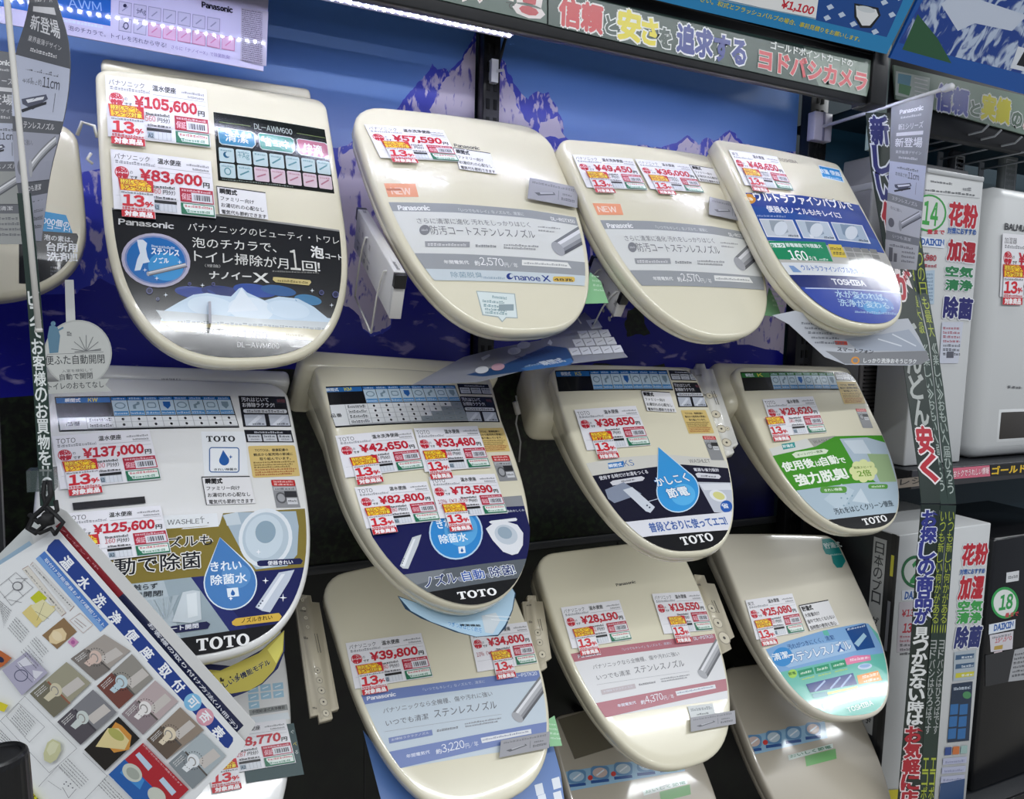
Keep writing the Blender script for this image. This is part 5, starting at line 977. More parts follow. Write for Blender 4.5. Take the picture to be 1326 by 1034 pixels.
s = board('poster', [(700, -140), (1220, -74), (1183, 0), (1148, 70), (895, 11), (760, -22)], 'bright blue poster leaning out above the sign, with a price at its foot', 'poster', '#2A86BC', HL, 'posters above the signs', slab=.006)
s.poly([(1063, -60), (1185, -40), (1167, 5), (1148, 48), (1056, 26)], '#1E4C92'); s.px()
for i, (x, y) in enumerate(((1070, 8), (1150, 18), (1140, 2), (1100, 30), (1085, 18), (1160, -4), (1128, 40), (1066, 22))): s.poly([(x, y), (x+6, y-3), (x+10, y+2), (x+3, y+5)], '#C4D4E8')
s.poly([(830, -60), (1062, -20), (1056, 25), (850, -20)], '#F0F0EE'); s.line(860, -14, 1056, 24, 1.5, '#8AA4B4'); s.T('¥1,100', 1010, 11, 1051, 20, 12, '#C82838', .04)
s.poly([(1106, 4), (1137, 10), (1140, 20), (1128, 36), (1114, 36), (1106, 22)], '#1A1E22'); s.poly([(1108, 7), (1134, 12), (1137, 20), (1126, 33), (1116, 33), (1109, 21)], '#E8EAEA'); s.ell(1121, 12, 12, 4, '#D0D6D8', 12)
s.T('さい。和式とフラッシュバルブの場合、事前見積りをお願いします。', 906, 2, 1112, 54, 7.5, '#D8CC3A', .01)
PM = nodemat('poster_mountain', lambda nt, b: two(nt, b, noise_mix(nt, 30, 9, 1.2, .48, .58, (1, .6, 1), (0, 0, .6)), '#1B3F8E', '#B8C6DC'), .3)
HL2 = lean(1.3, 2.6)
s = board('poster', [(1188, 0), (1230, -90), (1460, -30), (1420, 145), (1326, 122), (1152, 75)], 'mountain poster leaning out over the neighbouring shelf', 'poster', '#1C55A4', HL2, 'posters above the signs', slab=.006)
s.poly([(1195, 0), (1232, -78), (1440, -20), (1420, 118), (1326, 96), (1163, 55)], 'x', m=PM); s.poly([(1188, 18), (1168, 64), (1232, 82), (1214, 50)], '#2E5A3A'); s.poly([(1218, 5), (1240, -10), (1330, 20), (1310, 40), (1262, 30), (1240, 40)], '#C9D2E2')
s.poly([(1318, 60), (1400, 80), (1400, 110), (1308, 88)], '#DDE2EA'); s.poly([(1326, 66), (1400, 84), (1400, 104), (1316, 84)], '#14161C')

# POP board in the upper left corner
HP = planeY(1.25)
s = Sheet(HP, 'point_of_sale_board', None, None, .0004, rough=.08, coat=.6); tag(s.o, 'glossy lilac board of icons at the top left', 'sign board'); s.px(); s.poly([(-20, -60), (352, -60), (341, 92), (86, 45), (-20, 26)], '#C2BEDA', slab=.003)
s.px(0, 0, 3.83); s.poly([(-60, -200), (555, -200), (548, 130), (-60, 20)], '#2A62B4'); s.T('AWM', 340, 35, 505, 55, 42, '#8FB2E0', .0); s.dashes(300, 105, 510, 140, 16, '#C8D8F0', 3, 12)
for r_ in range(2):
    for k in range(8):
        if r_ == 0 and k == 7: continue
        x = 590+k*73; y = 5+r_*82+k*13; c = '#8C8AA4' if (r_ == 0 or k < 2) else '#C07AA0'; s.poly([(x, y), (x+64, y+11), (x+62, y+78), (x-2, y+66)], c); s.poly([(x+3, y+4), (x+61, y+14), (x+59, y+74), (x+1, y+62)], '#B9B6D0' if (r_ == 0 or k < 2) else '#CBA6C4'); s.line(x+16, y+50, x+44, y+28, 6, c)
s.ell(625, 130, 14, 18, '#4A4A66'); s.ell(625, 130, 9, 12, '#B9B6D0'); s.T('+Ag', 676, 70, 724, 80, 30, '#4A4A66', .01); s.ell(620, 30, 9, 9, '#2A2A44')
s.T('Panasonic', 1002, 37, 1153, 66, 28, '#1C1C2A', .04); s.T('泡のチカラで。トイレを汚れから守る!', 340, 152, 825, 240, 26, '#44406A', .0); s.T('さらに「ナノイーX」で除菌脱臭!', 850, 244, 1140, 296, 20, '#7A6AA8', .0)
s.poly([(1196, 40), (1330, 60), (1320, 330), (1192, 300)], '#B4AFC2')
for i in range(26): s.dashes(1200, 52+i*10, 1300, 70+i*10, 6.5, '#4E4458', i, 16)
box('hanger', .02, -.001, .0, .023, .03, .14, mat('#C8C8D4', .3), s.o).matrix_parent_inverse = Matrix.Identity(4)
# ------------------------------------------------------------------ the seat half seen at the left edge
HA0 = seat([-.315, .29, .32, .28, 17, -3, -4, .14, 2.6, .02, .03, 2.6], 'ivory toilet seat at the far left edge behind the hanging banners', IVORY, .07, .05, dome=.004, lip=.008)
z = Zm(0, 240, 2.46)
s = HA0.sheet('promo_sticker', 'black sticker with a blue corner and white lettering', rough=.25); s.px(0, 240, 2.46)
s.poly([(100, 75), (210, 92), (232, 152), (140, 150), (120, 140)], '#2E92C8'); s.T('1000個の', 120, 118, 218, 134, 22, '#E6F0F6', .02); s.T('コート!', 150, 136, 222, 146, 13, '#E6F0F6', .02)
s.poly([(60, 140), (244, 150), (330, 320), (60, 310)], '#14161A'); s.T('泡の素は、', 140, 172, 232, 180, 18, '#D8DADC', .02); s.T('台所用', 148, 206, 246, 210, 28, '#E4E6E8', .03); s.T('洗剤!!', 150, 238, 246, 240, 28, '#E4E6E8', .03)
for i in range(4): s.dashes(160, 262+i*11, 264, 264+i*11, 7, '#6A6C70', i, 14)
b = tube_bm([atY(100, 175, 1.24), atY(106, 158, 1.24), atY(122, 163, 1.24), atY(126, 178, 1.24)], .0025, 8); o_ = Vector(atY(112, 170, 1.24))
for v in b.verts: v.co -= o_
t = thing('wire_hook', 'small pale wire hook above the far left seat', 'hook', Matrix.Translation(o_)); bm_obj('wire', b, mat('#D8D6CE', .3), t, True)
bm_obj('end_loop', tube_bm([Vector(atY(118, 198, 1.24))-o_, Vector(atY(113, 206, 1.24))-o_, Vector(atY(120, 212, 1.24))-o_], .0022, 8), mat('#D8D6CE', .3), t, True)

# round shelf talker with ribbon
HR = planeY(1.03)
c0 = HR.uv(100, 457)
t = thing('shelf_talker', 'round grey card with a ribbon about automatic lid opening', 'sign', HR.mw @ Matrix.Translation((c0[0], -c0[1], 0)))
s = Sheet(HR, 'disc', t, None, .0008, rough=.25, coat=.3, org=c0); s.px(); s.ell(101, 457, 44, 43, '#B2B4B0', slab=.0012, n=40); s.ell(101, 457, 42, 41, '#C2C4C0', n=40)
s.px(0, 240, 2.46); s.T('便ふた自動開閉', 146, 572, 334, 566, 30, '#4C4E50', .01); s.T('入室を検知して', 198, 596, 296, 592, 10, '#66686A', .0); s.T('自動で開閉', 192, 620, 296, 614, 20, '#4C4E50', .01); s.line(150, 538, 330, 530, 1.2, '#77797A')
s.poly([(158, 448), (170, 444), (184, 452), (192, 478), (186, 532), (158, 534), (152, 480)], '#5E8298'); s.line(184, 462, 202, 452, 6, '#5E8298'); s.ell(170, 440, 8, 8, '#5E8298')
for k in range(7): a = math.pi*(.05+k*.15); s.line(275, 528, 275-48*math.cos(a), 528-52*math.sin(a), 2, '#77797A')
s.line(238, 530, 322, 524, 2.5, '#77797A'); s.dashes(214, 478, 228, 478, 16, '#77797A', 3, 2)
s = Sheet(HR, 'ribbon', t, 'grey ribbon across the foot of the round card', .003, rough=.25, org=c0); s.px(0, 240, 2.46); s.poly([(140, 626), (350, 614), (336, 634), (358, 654), (140, 664)], '#B8BAB6', slab=.0008); s.T('トイレのおもてなし', 156, 650, 332, 642, 20, '#4C4E50', .01)
s = Sheet(HR, 'stem', t, 'clear stem of the round card', -.001, rough=.2, org=c0); s.px(0, 240, 2.46); s.poly([(206, 300), (234, 300), (240, 440), (210, 440)], '#C9CBC8', slab=.0008)

# ------------------------------------------------------------------ remote controls
def rbox(name, H, px4, hf, hb, mt, root, bev=.003):
    """bevelled slab whose face corners are read on the plane of H raised by hf"""
    H2 = Host(H.mw @ Matrix.Translation((0, 0, hf))); P = [H2.uv(*p) for p in px4]; bm = bmesh.new()
    f = bm.faces.new([bm.verts.new((u, -v, hf)) for u, v in P]); g = bmesh.ops.extrude_face_region(bm, geom=[f])
    for v in [e for e in g['geom'] if isinstance(e, bmesh.types.BMVert)]: v.co.z = hb
    wmin = min(math.hypot(P[0][0]-P[1][0], P[0][1]-P[1][1]), math.hypot(P[2][0]-P[3][0], P[2][1]-P[3][1]))
    bmesh.ops.recalc_face_normals(bm, faces=bm.faces[:]); ve = [e for e in bm.edges if abs(e.verts[0].co.z-e.verts[1].co.z) > .001]
    bmesh.ops.bevel(bm, geom=ve, offset=wmin*.3, segments=4, affect='EDGES'); bmesh.ops.bevel(bm, geom=[e for e in bm.edges if abs(e.verts[0].co.z-e.verts[1].co.z) < 1e-5], offset=bev*.6, segments=2, affect='EDGES')
    for v in bm.verts: v.co = root.matrix_world.inverted() @ (H.mw @ v.co)
    return bm_obj(name, bm, mt, root, True), H2
def remote(H, px4, h, where, col, marks):
    H2 = Host(H.mw @ Matrix.Translation((0, 0, h))); c = H2.uv(*px4[0]); mw = H2.mw @ Matrix.Translation((c[0], -c[1], 0))
    t = thing('remote_control', where, 'remote control', mw, 'remote controls beside the seats'); bpy.context.view_layer.update()
    rbox('body', H, px4, h, h-.018, col, t)
    s = Sheet(H2, 'buttons', t, 'printed round buttons', .0005, clip=False, rough=.4, org=c); a_, b_, d_ = (np.array(H2.uv(*px4[k])) for k in (0, 1, 3)); hh = 100*np.linalg.norm(d_-a_)/np.linalg.norm(b_-a_); s.aff(px4[0], px4[1], px4[3], 100, hh, fn=H2.uv); q_ = hh/400; marks = [(x, y*q_, r) for x, y, r in marks]
    for (x, y, r) in marks: s.ell(x, y, r, r, '#9A9282', n=18); s.ell(x, y, r*.86, r*.86, '#CFC7B2', n=18); s.ell(x, y, r*.25, r*.25, '#3E3A34', n=8)
    s.dashes(14, 150*q_, 30, 150*q_, 12, '#6A655A', 3, 2); s.dashes(14, 60*q_, 40, 60*q_, 8, '#6A655A', 4, 3); s.line(70, 130*q_, 74, 190*q_, 3, '#6A655A'); s.line(60, 130*q_, 64, 190*q_, 2, '#6A655A'); s.dashes(10, 360*q_, 26, 360*q_, 9, '#6A655A', 3, 2)
    return t
REM = plastic('remote_ivory', '#D4CBB4', .35)
bpy.context.view_layer.update()
Mk = [(30, 20, 9), (32, 50, 9), (34, 80, 9), (36, 110, 9), (50, 245, 13), (52, 275, 13), (54, 305, 15), (55, 338, 16), (58, 370, 14)]
remote(HC2, [(381, 768), (412, 771), (441, 926), (404, 936)], -.03, 'ivory remote control in the gap left of the blue banded seat', REM, Mk)
Mw = [(45, 150, 15), (70, 150, 10), (48, 230, 20), (52, 290, 20), (78, 290, 10), (56, 345, 20)]
remote(HB3, [(893, 470), (921, 470), (959, 582), (929, 592)], -.028, 'off-white remote control at the right of the light blue drop seat', plastic('remote_white', '#DCDAD2', .3), Mw)
remote(HC2, [(676, 770), (702, 770), (716, 860), (690, 872)], -.035, 'ivory remote control half hidden right of the blue banded seat', REM, [(50, 200, 16), (52, 250, 16), (56, 310, 18)])
remote(HC3, [(890, 742), (922, 745), (956, 835), (927, 850)], -.03, 'ivory remote control right of the pink banded seat', REM, [(50, 170, 16), (54, 240, 18), (58, 310, 22)])
s = Sheet(HC4, 'side_marks', HC4.root, None, -.028, clip=False); s.px(680, 690, 3.336)
# boxed slim remotes in wire holders, edge on
def slim(H, pa, pb, where, dep=.075, Ya=1.30):
    A_ = Vector(atY(*pa, Ya)); B_ = Vector(atX(*pb, A_.x)); L = (B_-A_).length; xa = (B_-A_).normalized(); za = Vector((0, -.5, .87)); za = (za-xa*za.dot(xa)).normalized(); ya = za.cross(xa)
    mw = Matrix.Identity(4)
    for i in range(3): mw[i][0] = xa[i]; mw[i][1] = ya[i]; mw[i][2] = za[i]; mw[i][3] = A_[i]
    t = thing('slim_remote', where, 'remote control', mw, 'slim white remotes in wire holders')
    box('body', .012, -.009, -dep, L-.012, .009, 0, mat('#D2D0CC', .35), t, .0015)
    for x0, x1 in ((0, .012), (L-.012, L)): box('end_cap', x0, -.009, -.022, x1, .009, -.0005, mat('#141416', .3), t, .001)
    box('tail', L-.012, -.009, -dep, L-.003, .009, -.0225, mat('#C8C6C2', .35), t, .001)
    hs = Host(mw @ Matrix.Translation((0, -.0094, 0)) @ Matrix.Rotation(math.pi/2, 4, 'X'))
    s = Sheet(hs, 'key_print', t, 'row of small dark key symbols', .0001, clip=False); s.met(); s.o.matrix_local = Matrix.Translation((0, -.0094, 0)) @ Matrix.Rotation(math.pi/2, 4, 'X')
    for k, x in enumerate((.04, .07, .10, .13)):
        s.T(('止', '洗', '乾', '流')[k], x, .030, x+.010, .030, .010, '#3A3A3E'); s.dashes(x-.004, .050, x+.018, .050, .004, '#6A6A6E', k, 5); s.ell(x+.006, .060, .006, .004, '#8A8A8E')
    s = Sheet(Host(mw), 'edge_print', t, None, .0003, clip=False); s.met(); s.o.matrix_local = Matrix.Identity(4)
    s.dashes(.02, .002, .034, .002, .006, '#6A6A6E', 2, 5); s.dashes(L-.05, .002, L-.02, .002, .005, '#6A6A6E', 3, 8)
    w = thing('wire_holder', where.replace('slim white boxed remote', 'white wire holder of the boxed remote'), 'holder', mw @ Matrix.Translation((L*.8, 0, -dep*.5)), 'white wire holders')
    WM = mat('#D6D4CC', .3)
    for x in (-.02-L*.4, .0):
        bm_obj('wire_loop', tube_bm([(x-.02, -.014, -.10), (x-.01, -.014, -.03), (x, -.014, 0), (x+.01, -.013, .02), (x+.012, .0, .022), (x+.01, .014, .02), (x, .014, 0), (x-.01, .014, -.05)], .0016, 8), WM, w, True)
    bm_obj('back_wire', tube_bm([(-.02-L*.4-.02, -.014, -.10), (-.02, -.014, -.10)], .0016, 8), WM, w, True)
    return t
slim(HA2, (468, 268), (520, 356), 'slim white boxed remote standing edge-on left of the second top seat', .072)
slim(HA3, (771, 330), (812, 382), 'slim white boxed remote standing edge-on left of the third top seat', .05, 1.25)

# ------------------------------------------------------------------ leaflets and loose cards tucked under the seats
def card(H, pts, label, col, h, name='leaflet', cat='leaflet', rough=.3, group=None, slab=.0006):
    H2 = Host(H.mw @ Matrix.Translation((0, 0, h))) if h else H
    c = H2.uv(*pts[0]); s = Sheet(H2, name, None, None, .0, clip=False, rough=rough, org=c); tag(s.o, label, cat, group); s.px(); s.poly(pts, col, slab=slab); s.lay += 2; return s
HQ = plane3(atY(560, 470, 1.20), atY(800, 440, 1.10), atY(600, 492, 1.06))
s = card(HQ, [(534, 498), (600, 462), (646, 450), (700, 440), (757, 404), (790, 436), (813, 462), (690, 476), (620, 494)], 'grey and dark blue icon leaflet jutting out under the second top seat', '#8A8C92', 0)
s.px(620, 320, 3.694); s.poly([(-60, 610), (120, 560), (330, 470), (420, 480), (455, 540), (440, 562), (230, 590), (20, 618)], '#2A4A72'); s.poly([(200, 580), (440, 530), (452, 546), (420, 565), (230, 590)], '#3A6EA4'); s.T('DL-RGTX50', 204, 536, 360, 498, 20, '#0E1420', .01); s.T('瞬間式', 318, 566, 420, 546, 24, '#D4DCE6', .03); s.dashes(220, 575, 300, 560, 10, '#9AB4D0', 4, 8); s.poly([(328, 460), (340, 440), (352, 456), (346, 470)], '#DCDEE2')
s.poly([(512, 350), (566, 342), (592, 384), (540, 392)], '#E2E4E6'); s.ell(548, 366, 9, 7, '#26304A')
for r_, (x, y, n) in enumerate(((470, 402, 3), (446, 442, 4), (428, 484, 5))):
    for k in range(n): xx = x+k*51; yy = y-k*3; s.poly([(xx, yy), (xx+46, yy-3), (xx+62, yy+30), (xx+17, yy+35)], '#DADCE0'); s.line(xx+20, yy+20, xx+42, yy+10, 3, '#8A8C92')
for x, y, c in ((15, 588, '#D8DADC'), (92, 574, '#C9A0AC'), (170, 498, '#D8DADC'), (215, 470, '#C4C6CC')): s.ell(x, y, 32, 17, c, -8)
s.poly([(10, 530), (50, 512), (56, 520), (20, 545)], '#C4C8CE'); s.poly([(140, 490), (170, 484), (190, 505), (160, 512)], '#C4C8CE')
HQ = planeY(1.06); 
s = card(HQ, [(1000, 408), (1030, 402), (1090, 420), (1176, 412), (1190, 436), (1204, 466), (1180, 473), (1095, 472), (1068, 462), (1046, 442), (1022, 420)], 'pale curved leaflet tucked under the blue bubble seat', '#C2C6CE', 0)
s.px(920, 160, 3.231); s.poly([(480, 950), (560, 958), (905, 950), (915, 985), (880, 1008), (560, 1004)], '#8A8C90'); s.T('しっかり洗浄おそうじラク', 640, 1000, 860, 1004, 20, '#E8EAEC', .03); s.ell(606, 990, 18, 16, '#E09A4A'); s.ell(606, 990, 11, 9, '#8A8C90'); s.poly([(518, 908), (570, 910), (574, 926), (524, 924)], '#C8483A'); s.poly([(560, 900), (720, 880), (830, 860), (900, 950), (620, 950)], '#AAB2C0'); s.line(700, 900, 800, 930, 5, '#DDE2EA'); s.line(760, 880, 860, 930, 5, '#DDE2EA')
for i in range(5): s.dashes(380+i*14, 838+i*20, 470+i*22, 842+i*20, 9, '#6A6E78', i, 9)
s.T('スマートフォン', 530, 950, 680, 962, 16, '#2E3036', .02)
s = card(HB2, [(515, 771), (540, 780), (600, 778), (660, 755), (668, 768), (664, 790), (655, 812), (645, 823), (615, 824), (590, 818), (545, 800), (525, 788)], 'light blue curved card with a dark edge hanging under the four card seat', '#1C3A54', -.052)
s.px(440, 640, 5.1); s.poly([(390, 676), (500, 712), (800, 700), (1120, 590), (1156, 650), (1138, 760), (1092, 860), (1045, 925), (900, 938), (790, 908), (600, 838), (470, 768)], '#A9C6DA'); s.T('つぎつぎはじく防汚', 712, 866, 936, 915, 32, '#3A86C0', .02, ('#D4E4F0', .06)); s.T('清潔機能', 792, 868, 930, 872, 14, '#1E2A34', .03)
s.poly([(935, 800), (1030, 780), (1060, 830), (1010, 920), (960, 910)], '#C4CCD2'); s.line(960, 800, 1130, 810, 4, '#E8ECEE'); s.line(1000, 825, 1120, 835, 3, '#E8ECEE')
s = card(HB1, [(262, 858), (300, 862), (340, 840), (368, 815), (369, 842), (360, 865), (340, 885), (318, 896), (300, 903), (285, 894), (255, 880)], 'gold curved card with black lettering hanging under the white seat', '#1E2450', -.05, rough=.2)
s.px(240, 800, 4.42); s.poly([(80, 290), (200, 300), (420, 200), (566, 70), (560, 190), (505, 300), (440, 370), (370, 412), (262, 432), (150, 380)], '#B4A84E'); s.poly([(470, 180), (562, 80), (556, 180), (520, 260)], '#D8D06A'); s.T('うれしい多機能モデル', 150, 440, 490, 262, 40, '#1E2240', .03, ('#D4CC7A', .06)); s.poly([(196, 345), (204, 338), (214, 352), (222, 344), (220, 362), (200, 364)], '#2A2410')
for x, y in ((258, 338), (296, 320), (160, 330)): s.ell(x, y, 5, 5, '#2A2410')
s = card(HC2, [(470, 945), (520, 1010), (620, 1020), (705, 985), (712, 948), (726, 1000), (734, 1060), (500, 1060)], 'blue icon leaflet standing behind the blue banded seat', '#5478B4', -.06)
for x, y in ((692, 1016), (714, 1008), (696, 1030), (716, 1026)): s.poly([(x, y), (x+10, y-3), (x+13, y+11), (x+3, y+14)], '#DCE2EA')
for H, P, lab in ((HA2, [(764, 352), (778, 364), (788, 392), (758, 393)], 'small green card behind the slim remote in the top row'), (HA3, [(996, 372), (1006, 392), (1012, 410), (988, 408)], 'small green card peeping out right of the third top seat'), (HC2, [(708, 932), (718, 926), (728, 965), (712, 966)], 'small green card peeping out right of the blue banded seat')):
    s = card(H, P, lab, '#8CC492', -.035, 'green_card', 'card', group='small green cards'); (a, b), (c_, d_) = P[0], P[2]
    for i in range(4): s.dashes(a+2+i, b+6+i*6, a+12+i*2, b+7+i*6, 2.4, '#C8E4CC', i, 4)
t = thing('cable', 'thin cable hanging behind the light blue drop seat', 'cable', Matrix.Translation(Vector(atY(672, 560, 1.3)))); o_ = Vector(atY(672, 560, 1.3))
bm_obj('wire', tube_bm([Vector(atY(x, y, 1.3))-o_ for x, y in ((668, 512), (671, 530), (668, 548), (674, 572), (672, 598))], .002, 8), mat('#8A8A88', .4), t, True); bm_obj('plug', tube_bm([Vector(atY(667, 520, 1.3))-o_, Vector(atY(671, 536, 1.3))-o_], .006, 10), mat('#B0AEA8', .4), t, True)

# ------------------------------------------------------------------ neighbouring shelf with appliances
HF = planeY(1.095)
t = thing('shelf_board', 'dark shelf board with a coloured price rail under the white appliances', 'shelf', Matrix.Translation((1.60, 1.18, -.352))); box('board', 0, 0, 0, 1.6, .38, .032, mat('#2A2C30', .4), t, .002); box('price_rail', 0, -.008, -.012, 1.6, 0, .034, mat('#3A3A3E', .3), t, .001)
hs = Host(Matrix.Translation((0, 1.1715, 0)) @ Matrix.Rotation(math.pi/2, 4, 'X')); s = Sheet(hs, 'rail_print', t, 'pink and yellow lettered rail insert', .0006, clip=False, org=(1.60, .352)); s.o.matrix_local = Matrix.Translation((0, -.0085, 0)) @ Matrix.Rotation(math.pi/2, 4, 'X'); s.px()
s.poly([(1160, 620), (1215, 614), (1216, 626), (1162, 632)], '#8A8074'); s.T('レジへ', 1165, 628, 1212, 623, 8, '#2A2622', .02); s.poly([(1232, 606), (1281, 602), (1282, 616), (1234, 620)], '#D06A80'); s.T('おトクでうれしい情報', 1234, 618, 1280, 613, 9, '#F4DCE0', .02, ('#A83048', .08)); s.poly([(1282, 602), (1400, 594), (1400, 610), (1283, 616)], '#1A1A18'); s.T('ゴールドポイント', 1284, 614, 1370, 607, 10, '#E0B82A', .04)
def carton(label, X0, X1, Y0_, Y1_, z0, z1, mt, group=None, bev=.003, name='air_purifier', cat='air purifier'):
    t = thing(name, label, cat, Matrix.Translation(((X0+X1)/2, Y1_, z0)), group); w_ = (X1-X0)/2; box('body', -w_, Y0_-Y1_, 0, w_, 0, z1-z0, mt, t, bev)
    bpy.context.view_layer.update(); h = planeY(Y0_); h.root = t; h.org = ((X0+X1)/2, -z0); h.loc = Matrix.Translation((0, Y0_-Y1_, 0)) @ Matrix.Rotation(math.pi/2, 4, 'X'); return h
def prt(h, name, label, h0=.0006): s = Sheet(h, name, h.root, label, h0, clip=False, rough=.35, org=h.org); s.o.matrix_local = h.loc; return s
WBX = mat('#C9CBCB', .35)
def column(s, pts, hs_):
    for (txt, x0, y0, x1, y1, col), h_ in zip(pts, hs_): s.T(txt, x0, y0, x1, y1, h_, col, .045, ('#DCDEE2', .10))
h = carton('tall white air purifier with a green 14 sticker on the upper shelf', 1.632, 1.846, 1.22, 1.32, -.318, .406, WBX, 'white carton-like air purifiers', .004)
s = prt(h, 'front_print', 'print on the front: green number, red, green and navy lettering'); s.px(1170, 180, 4.308)
s.line(40, 180, 436, 236, 3, '#9A9C9E'); s.line(40, 292, 424, 330, 3, '#A8AAAC'); s.dashes(150, 240, 270, 256, 12, '#6A6C70', 3, 8); s.dashes(120, 288, 400, 318, 12, '#55585C', 4, 14); s.dashes(330, 285, 380, 290, 20, '#8A8C90', 4, 3)
s.ell(140, 412, 98, 104, '#3E9A4A', 0); s.ell(140, 412, 88, 93, '#D6D8D6'); s.T('14', 104, 470, 184, 482, 125, '#3EA048', .03); s.T('畳まで', 130, 528, 226, 532, 24, '#C03040', .03)
column(s, [('花粉', 248, 478, 404, 498, '#B82232'), ('対策におすすめ', 244, 526, 402, 536, '#2E5A9E'), ('加湿', 240, 672, 392, 690, '#A81E2E'), ('空気', 232, 764, 380, 772, '#2A7A4A'), ('清浄', 230, 840, 378, 846, '#2A7A4A'), ('除菌', 218, 992, 372, 1004, '#28286A')], [128, 34, 112, 56, 58, 116])
s.poly([(80, 540), (226, 560), (224, 610), (78, 596)], '#DDE2EA'); s.T('DAIKIN', 96, 588, 220, 596, 34, '#1E5AA8', .05); s.dashes(84, 640, 140, 642, 10, '#4A4C50', 3, 6); s.T('5,980', 92, 678, 178, 684, 36, '#B02838', .03); s.dashes(84, 712, 180, 716, 18, '#A83848', 4, 6)
s.poly([(76, 740), (170, 730), (166, 920), (80, 920)], '#AFC2D2'); 
for i in range(8): s.dashes(84, 760+i*20, 160, 760+i*20, 12, '#66809A', i, 7)
s.poly([(210, 1020), (330, 1020), (300, 1250), (196, 1250)], '#C4C8D4')
for i in range(7): s.dashes(216, 1060+i*24, 310, 1062+i*24, 14, '#9A3A4A' if i < 4 else '#44464C', i, 6)
s.poly([(236, 1184), (276, 1184), (274, 1220), (234, 1220)], '#5A5C66')
b = box_bm(-.106, -.102, .722, .106, -.003, .735, .003); bm_obj('top_lid', b, mat('#B9BBBC', .3), h.root, True)
h = carton('white rounded air purifier with a dark square opening at the right edge', 1.905, 2.38, 1.22, 1.54, -.318, .408, WBX, None, .038)
bo = h.root; box('opening', -.152, -.3215, .045, .01, -.30, .138, mat('#3A3632', .5), bo, .012); box('opening_frame', -.164, -.3205, .034, .022, -.305, .149, mat('#D4D6D6', .3), bo, .014)
s = prt(h, 'front_print', 'dark maker lettering and price cards', .0025); s.px(); s.T('BALMUDA', 1300, 297, 1336, 301, 8, '#2A2C30', .03); s.dashes(1304, 502, 1322, 503, 3, '#55575A', 2, 5)
price_tag(h, (1297, 302), (1345, 306), (1293, 384), '加湿器', '空気清浄機', '53,850', '537', 'price card on the white rounded air purifier', w=60, h=64, group='price cards on the appliances')
h = carton('white and grey air purifier with a louvred front behind the leaning strips', 1.60, 1.97, 1.345, 1.53, -.318, .47, mat('#B0B0B2', .4), None, .006)
g = h.uv(1106, 473); g2 = h.uv(1149, 560)
t_ = h.root
box('grille_panel', -.185, -.190, .0, -.02, -.18, .30, mat('#7E7A7A', .4), t_, .003)
for k in range(26): box('louvre', -.175, -.196, .02+k*.0105, -.05, -.189, .0245+k*.0105, mat('#2A2829', .4), t_)
box('top_cover', -.187, -.185, .70, .187, .002, .72, mat('#D4D6D8', .35), t_, .004)
# lower shelf
t = thing('shelf_board', 'lower dark shelf board holding the boxed and the black air purifier', 'shelf', Matrix.Translation((1.46, 1.07, -1.22))); box('board', 0, 0, 0, 1.6, .40, .03, mat('#1E2024', .4), t, .002); box('price_rail', 0, -.008, -.012, 1.6, 0, .034, mat('#1A1A1C', .3), t, .001)
h = carton('tall white air purifier with a round green 2 sticker on the lower shelf', 1.475, 1.805, 1.10, 1.38, -1.188, -.448, WBX, 'white carton-like air purifiers', .003)
s = prt(h, 'front_print', 'print on the front: green number and outlined lettering'); s.px(1080, 680, 2.923)
s.ell(310, 175, 56, 62, '#1E6A3E'); s.ell(310, 175, 46, 50, '#D4D8D4'); s.T('2', 288, 214, 318, 214, 80, '#2A8A48', .05); s.poly([(256, 245), (330, 240), (330, 280), (256, 284)], '#DDE2EA'); s.T('DAIKIN', 266, 278, 350, 272, 26, '#1E5AA8', .05)
s.poly([(246, 290), (310, 286), (304, 470), (236, 480)], '#C6C0C6'); s.T('13', 258, 405, 290, 404, 34, '#B83040', .04); s.T('¥13', 254, 345, 300, 342, 26, '#B83040', .03)
for i in range(5): s.dashes(248, 425+i*16, 300, 423+i*16, 9, '#A84858' if i < 2 else '#3A3C42', i, 5)
column(s, [('花粉', 480, 150, 574, 144, '#B82232'), ('対策におすすめ', 474, 186, 568, 180, '#2E5A9E'), ('加湿', 466, 278, 556, 274, '#B82232'), ('空気', 464, 326, 556, 322, '#3A9A4A'), ('清浄', 460, 370, 552, 366, '#3A9A4A'), ('除菌', 452, 462, 546, 456, '#26306E')], [78, 20, 84, 40, 40, 78])
s.poly([(452, 478), (536, 468), (528, 580), (448, 588)], '#A9B4BC')
for i in range(3): s.poly([(458, 490+i*34), (528, 482+i*34), (526, 500+i*34), (456, 508+i*34)], '#3A5A7A' if i < 2 else '#C8C23A'); s.dashes(480, 502+i*34, 524, 497+i*34, 8, '#DDE4EA', i, 4)
s.poly([(444, 598), (522, 588), (508, 812), (426, 820)], '#1E3048')
for r_ in range(3):
    for k in range(2): x = 438+k*36-r_*4; y = 676+r_*46; s.poly([(x, y), (x+30, y-3), (x+27, y+36), (x-3, y+39)], '#2E6AA4')
s.ell(500, 640, 16, 14, '#4A8A5A'); s.dashes(450, 622, 512, 616, 12, '#C4D0DC', 3, 7)
for i, c in enumerate(('#2E4A8A', '#C8703A', '#9AB8B4')): s.poly([(418+i*30, 838-i*3), (442+i*30, 836-i*3), (440+i*30, 866-i*3), (415+i*30, 868-i*3)], c)
for i in range(4): s.poly([(410-i*4, 880+i*34), (500-i*4, 872+i*34), (498-i*4, 896+i*34), (408-i*4, 904+i*34)], '#B4B8D0'); s.dashes(418-i*4, 898+i*34, 490-i*4, 892+i*34, 8, '#7A80A0', i, 9)
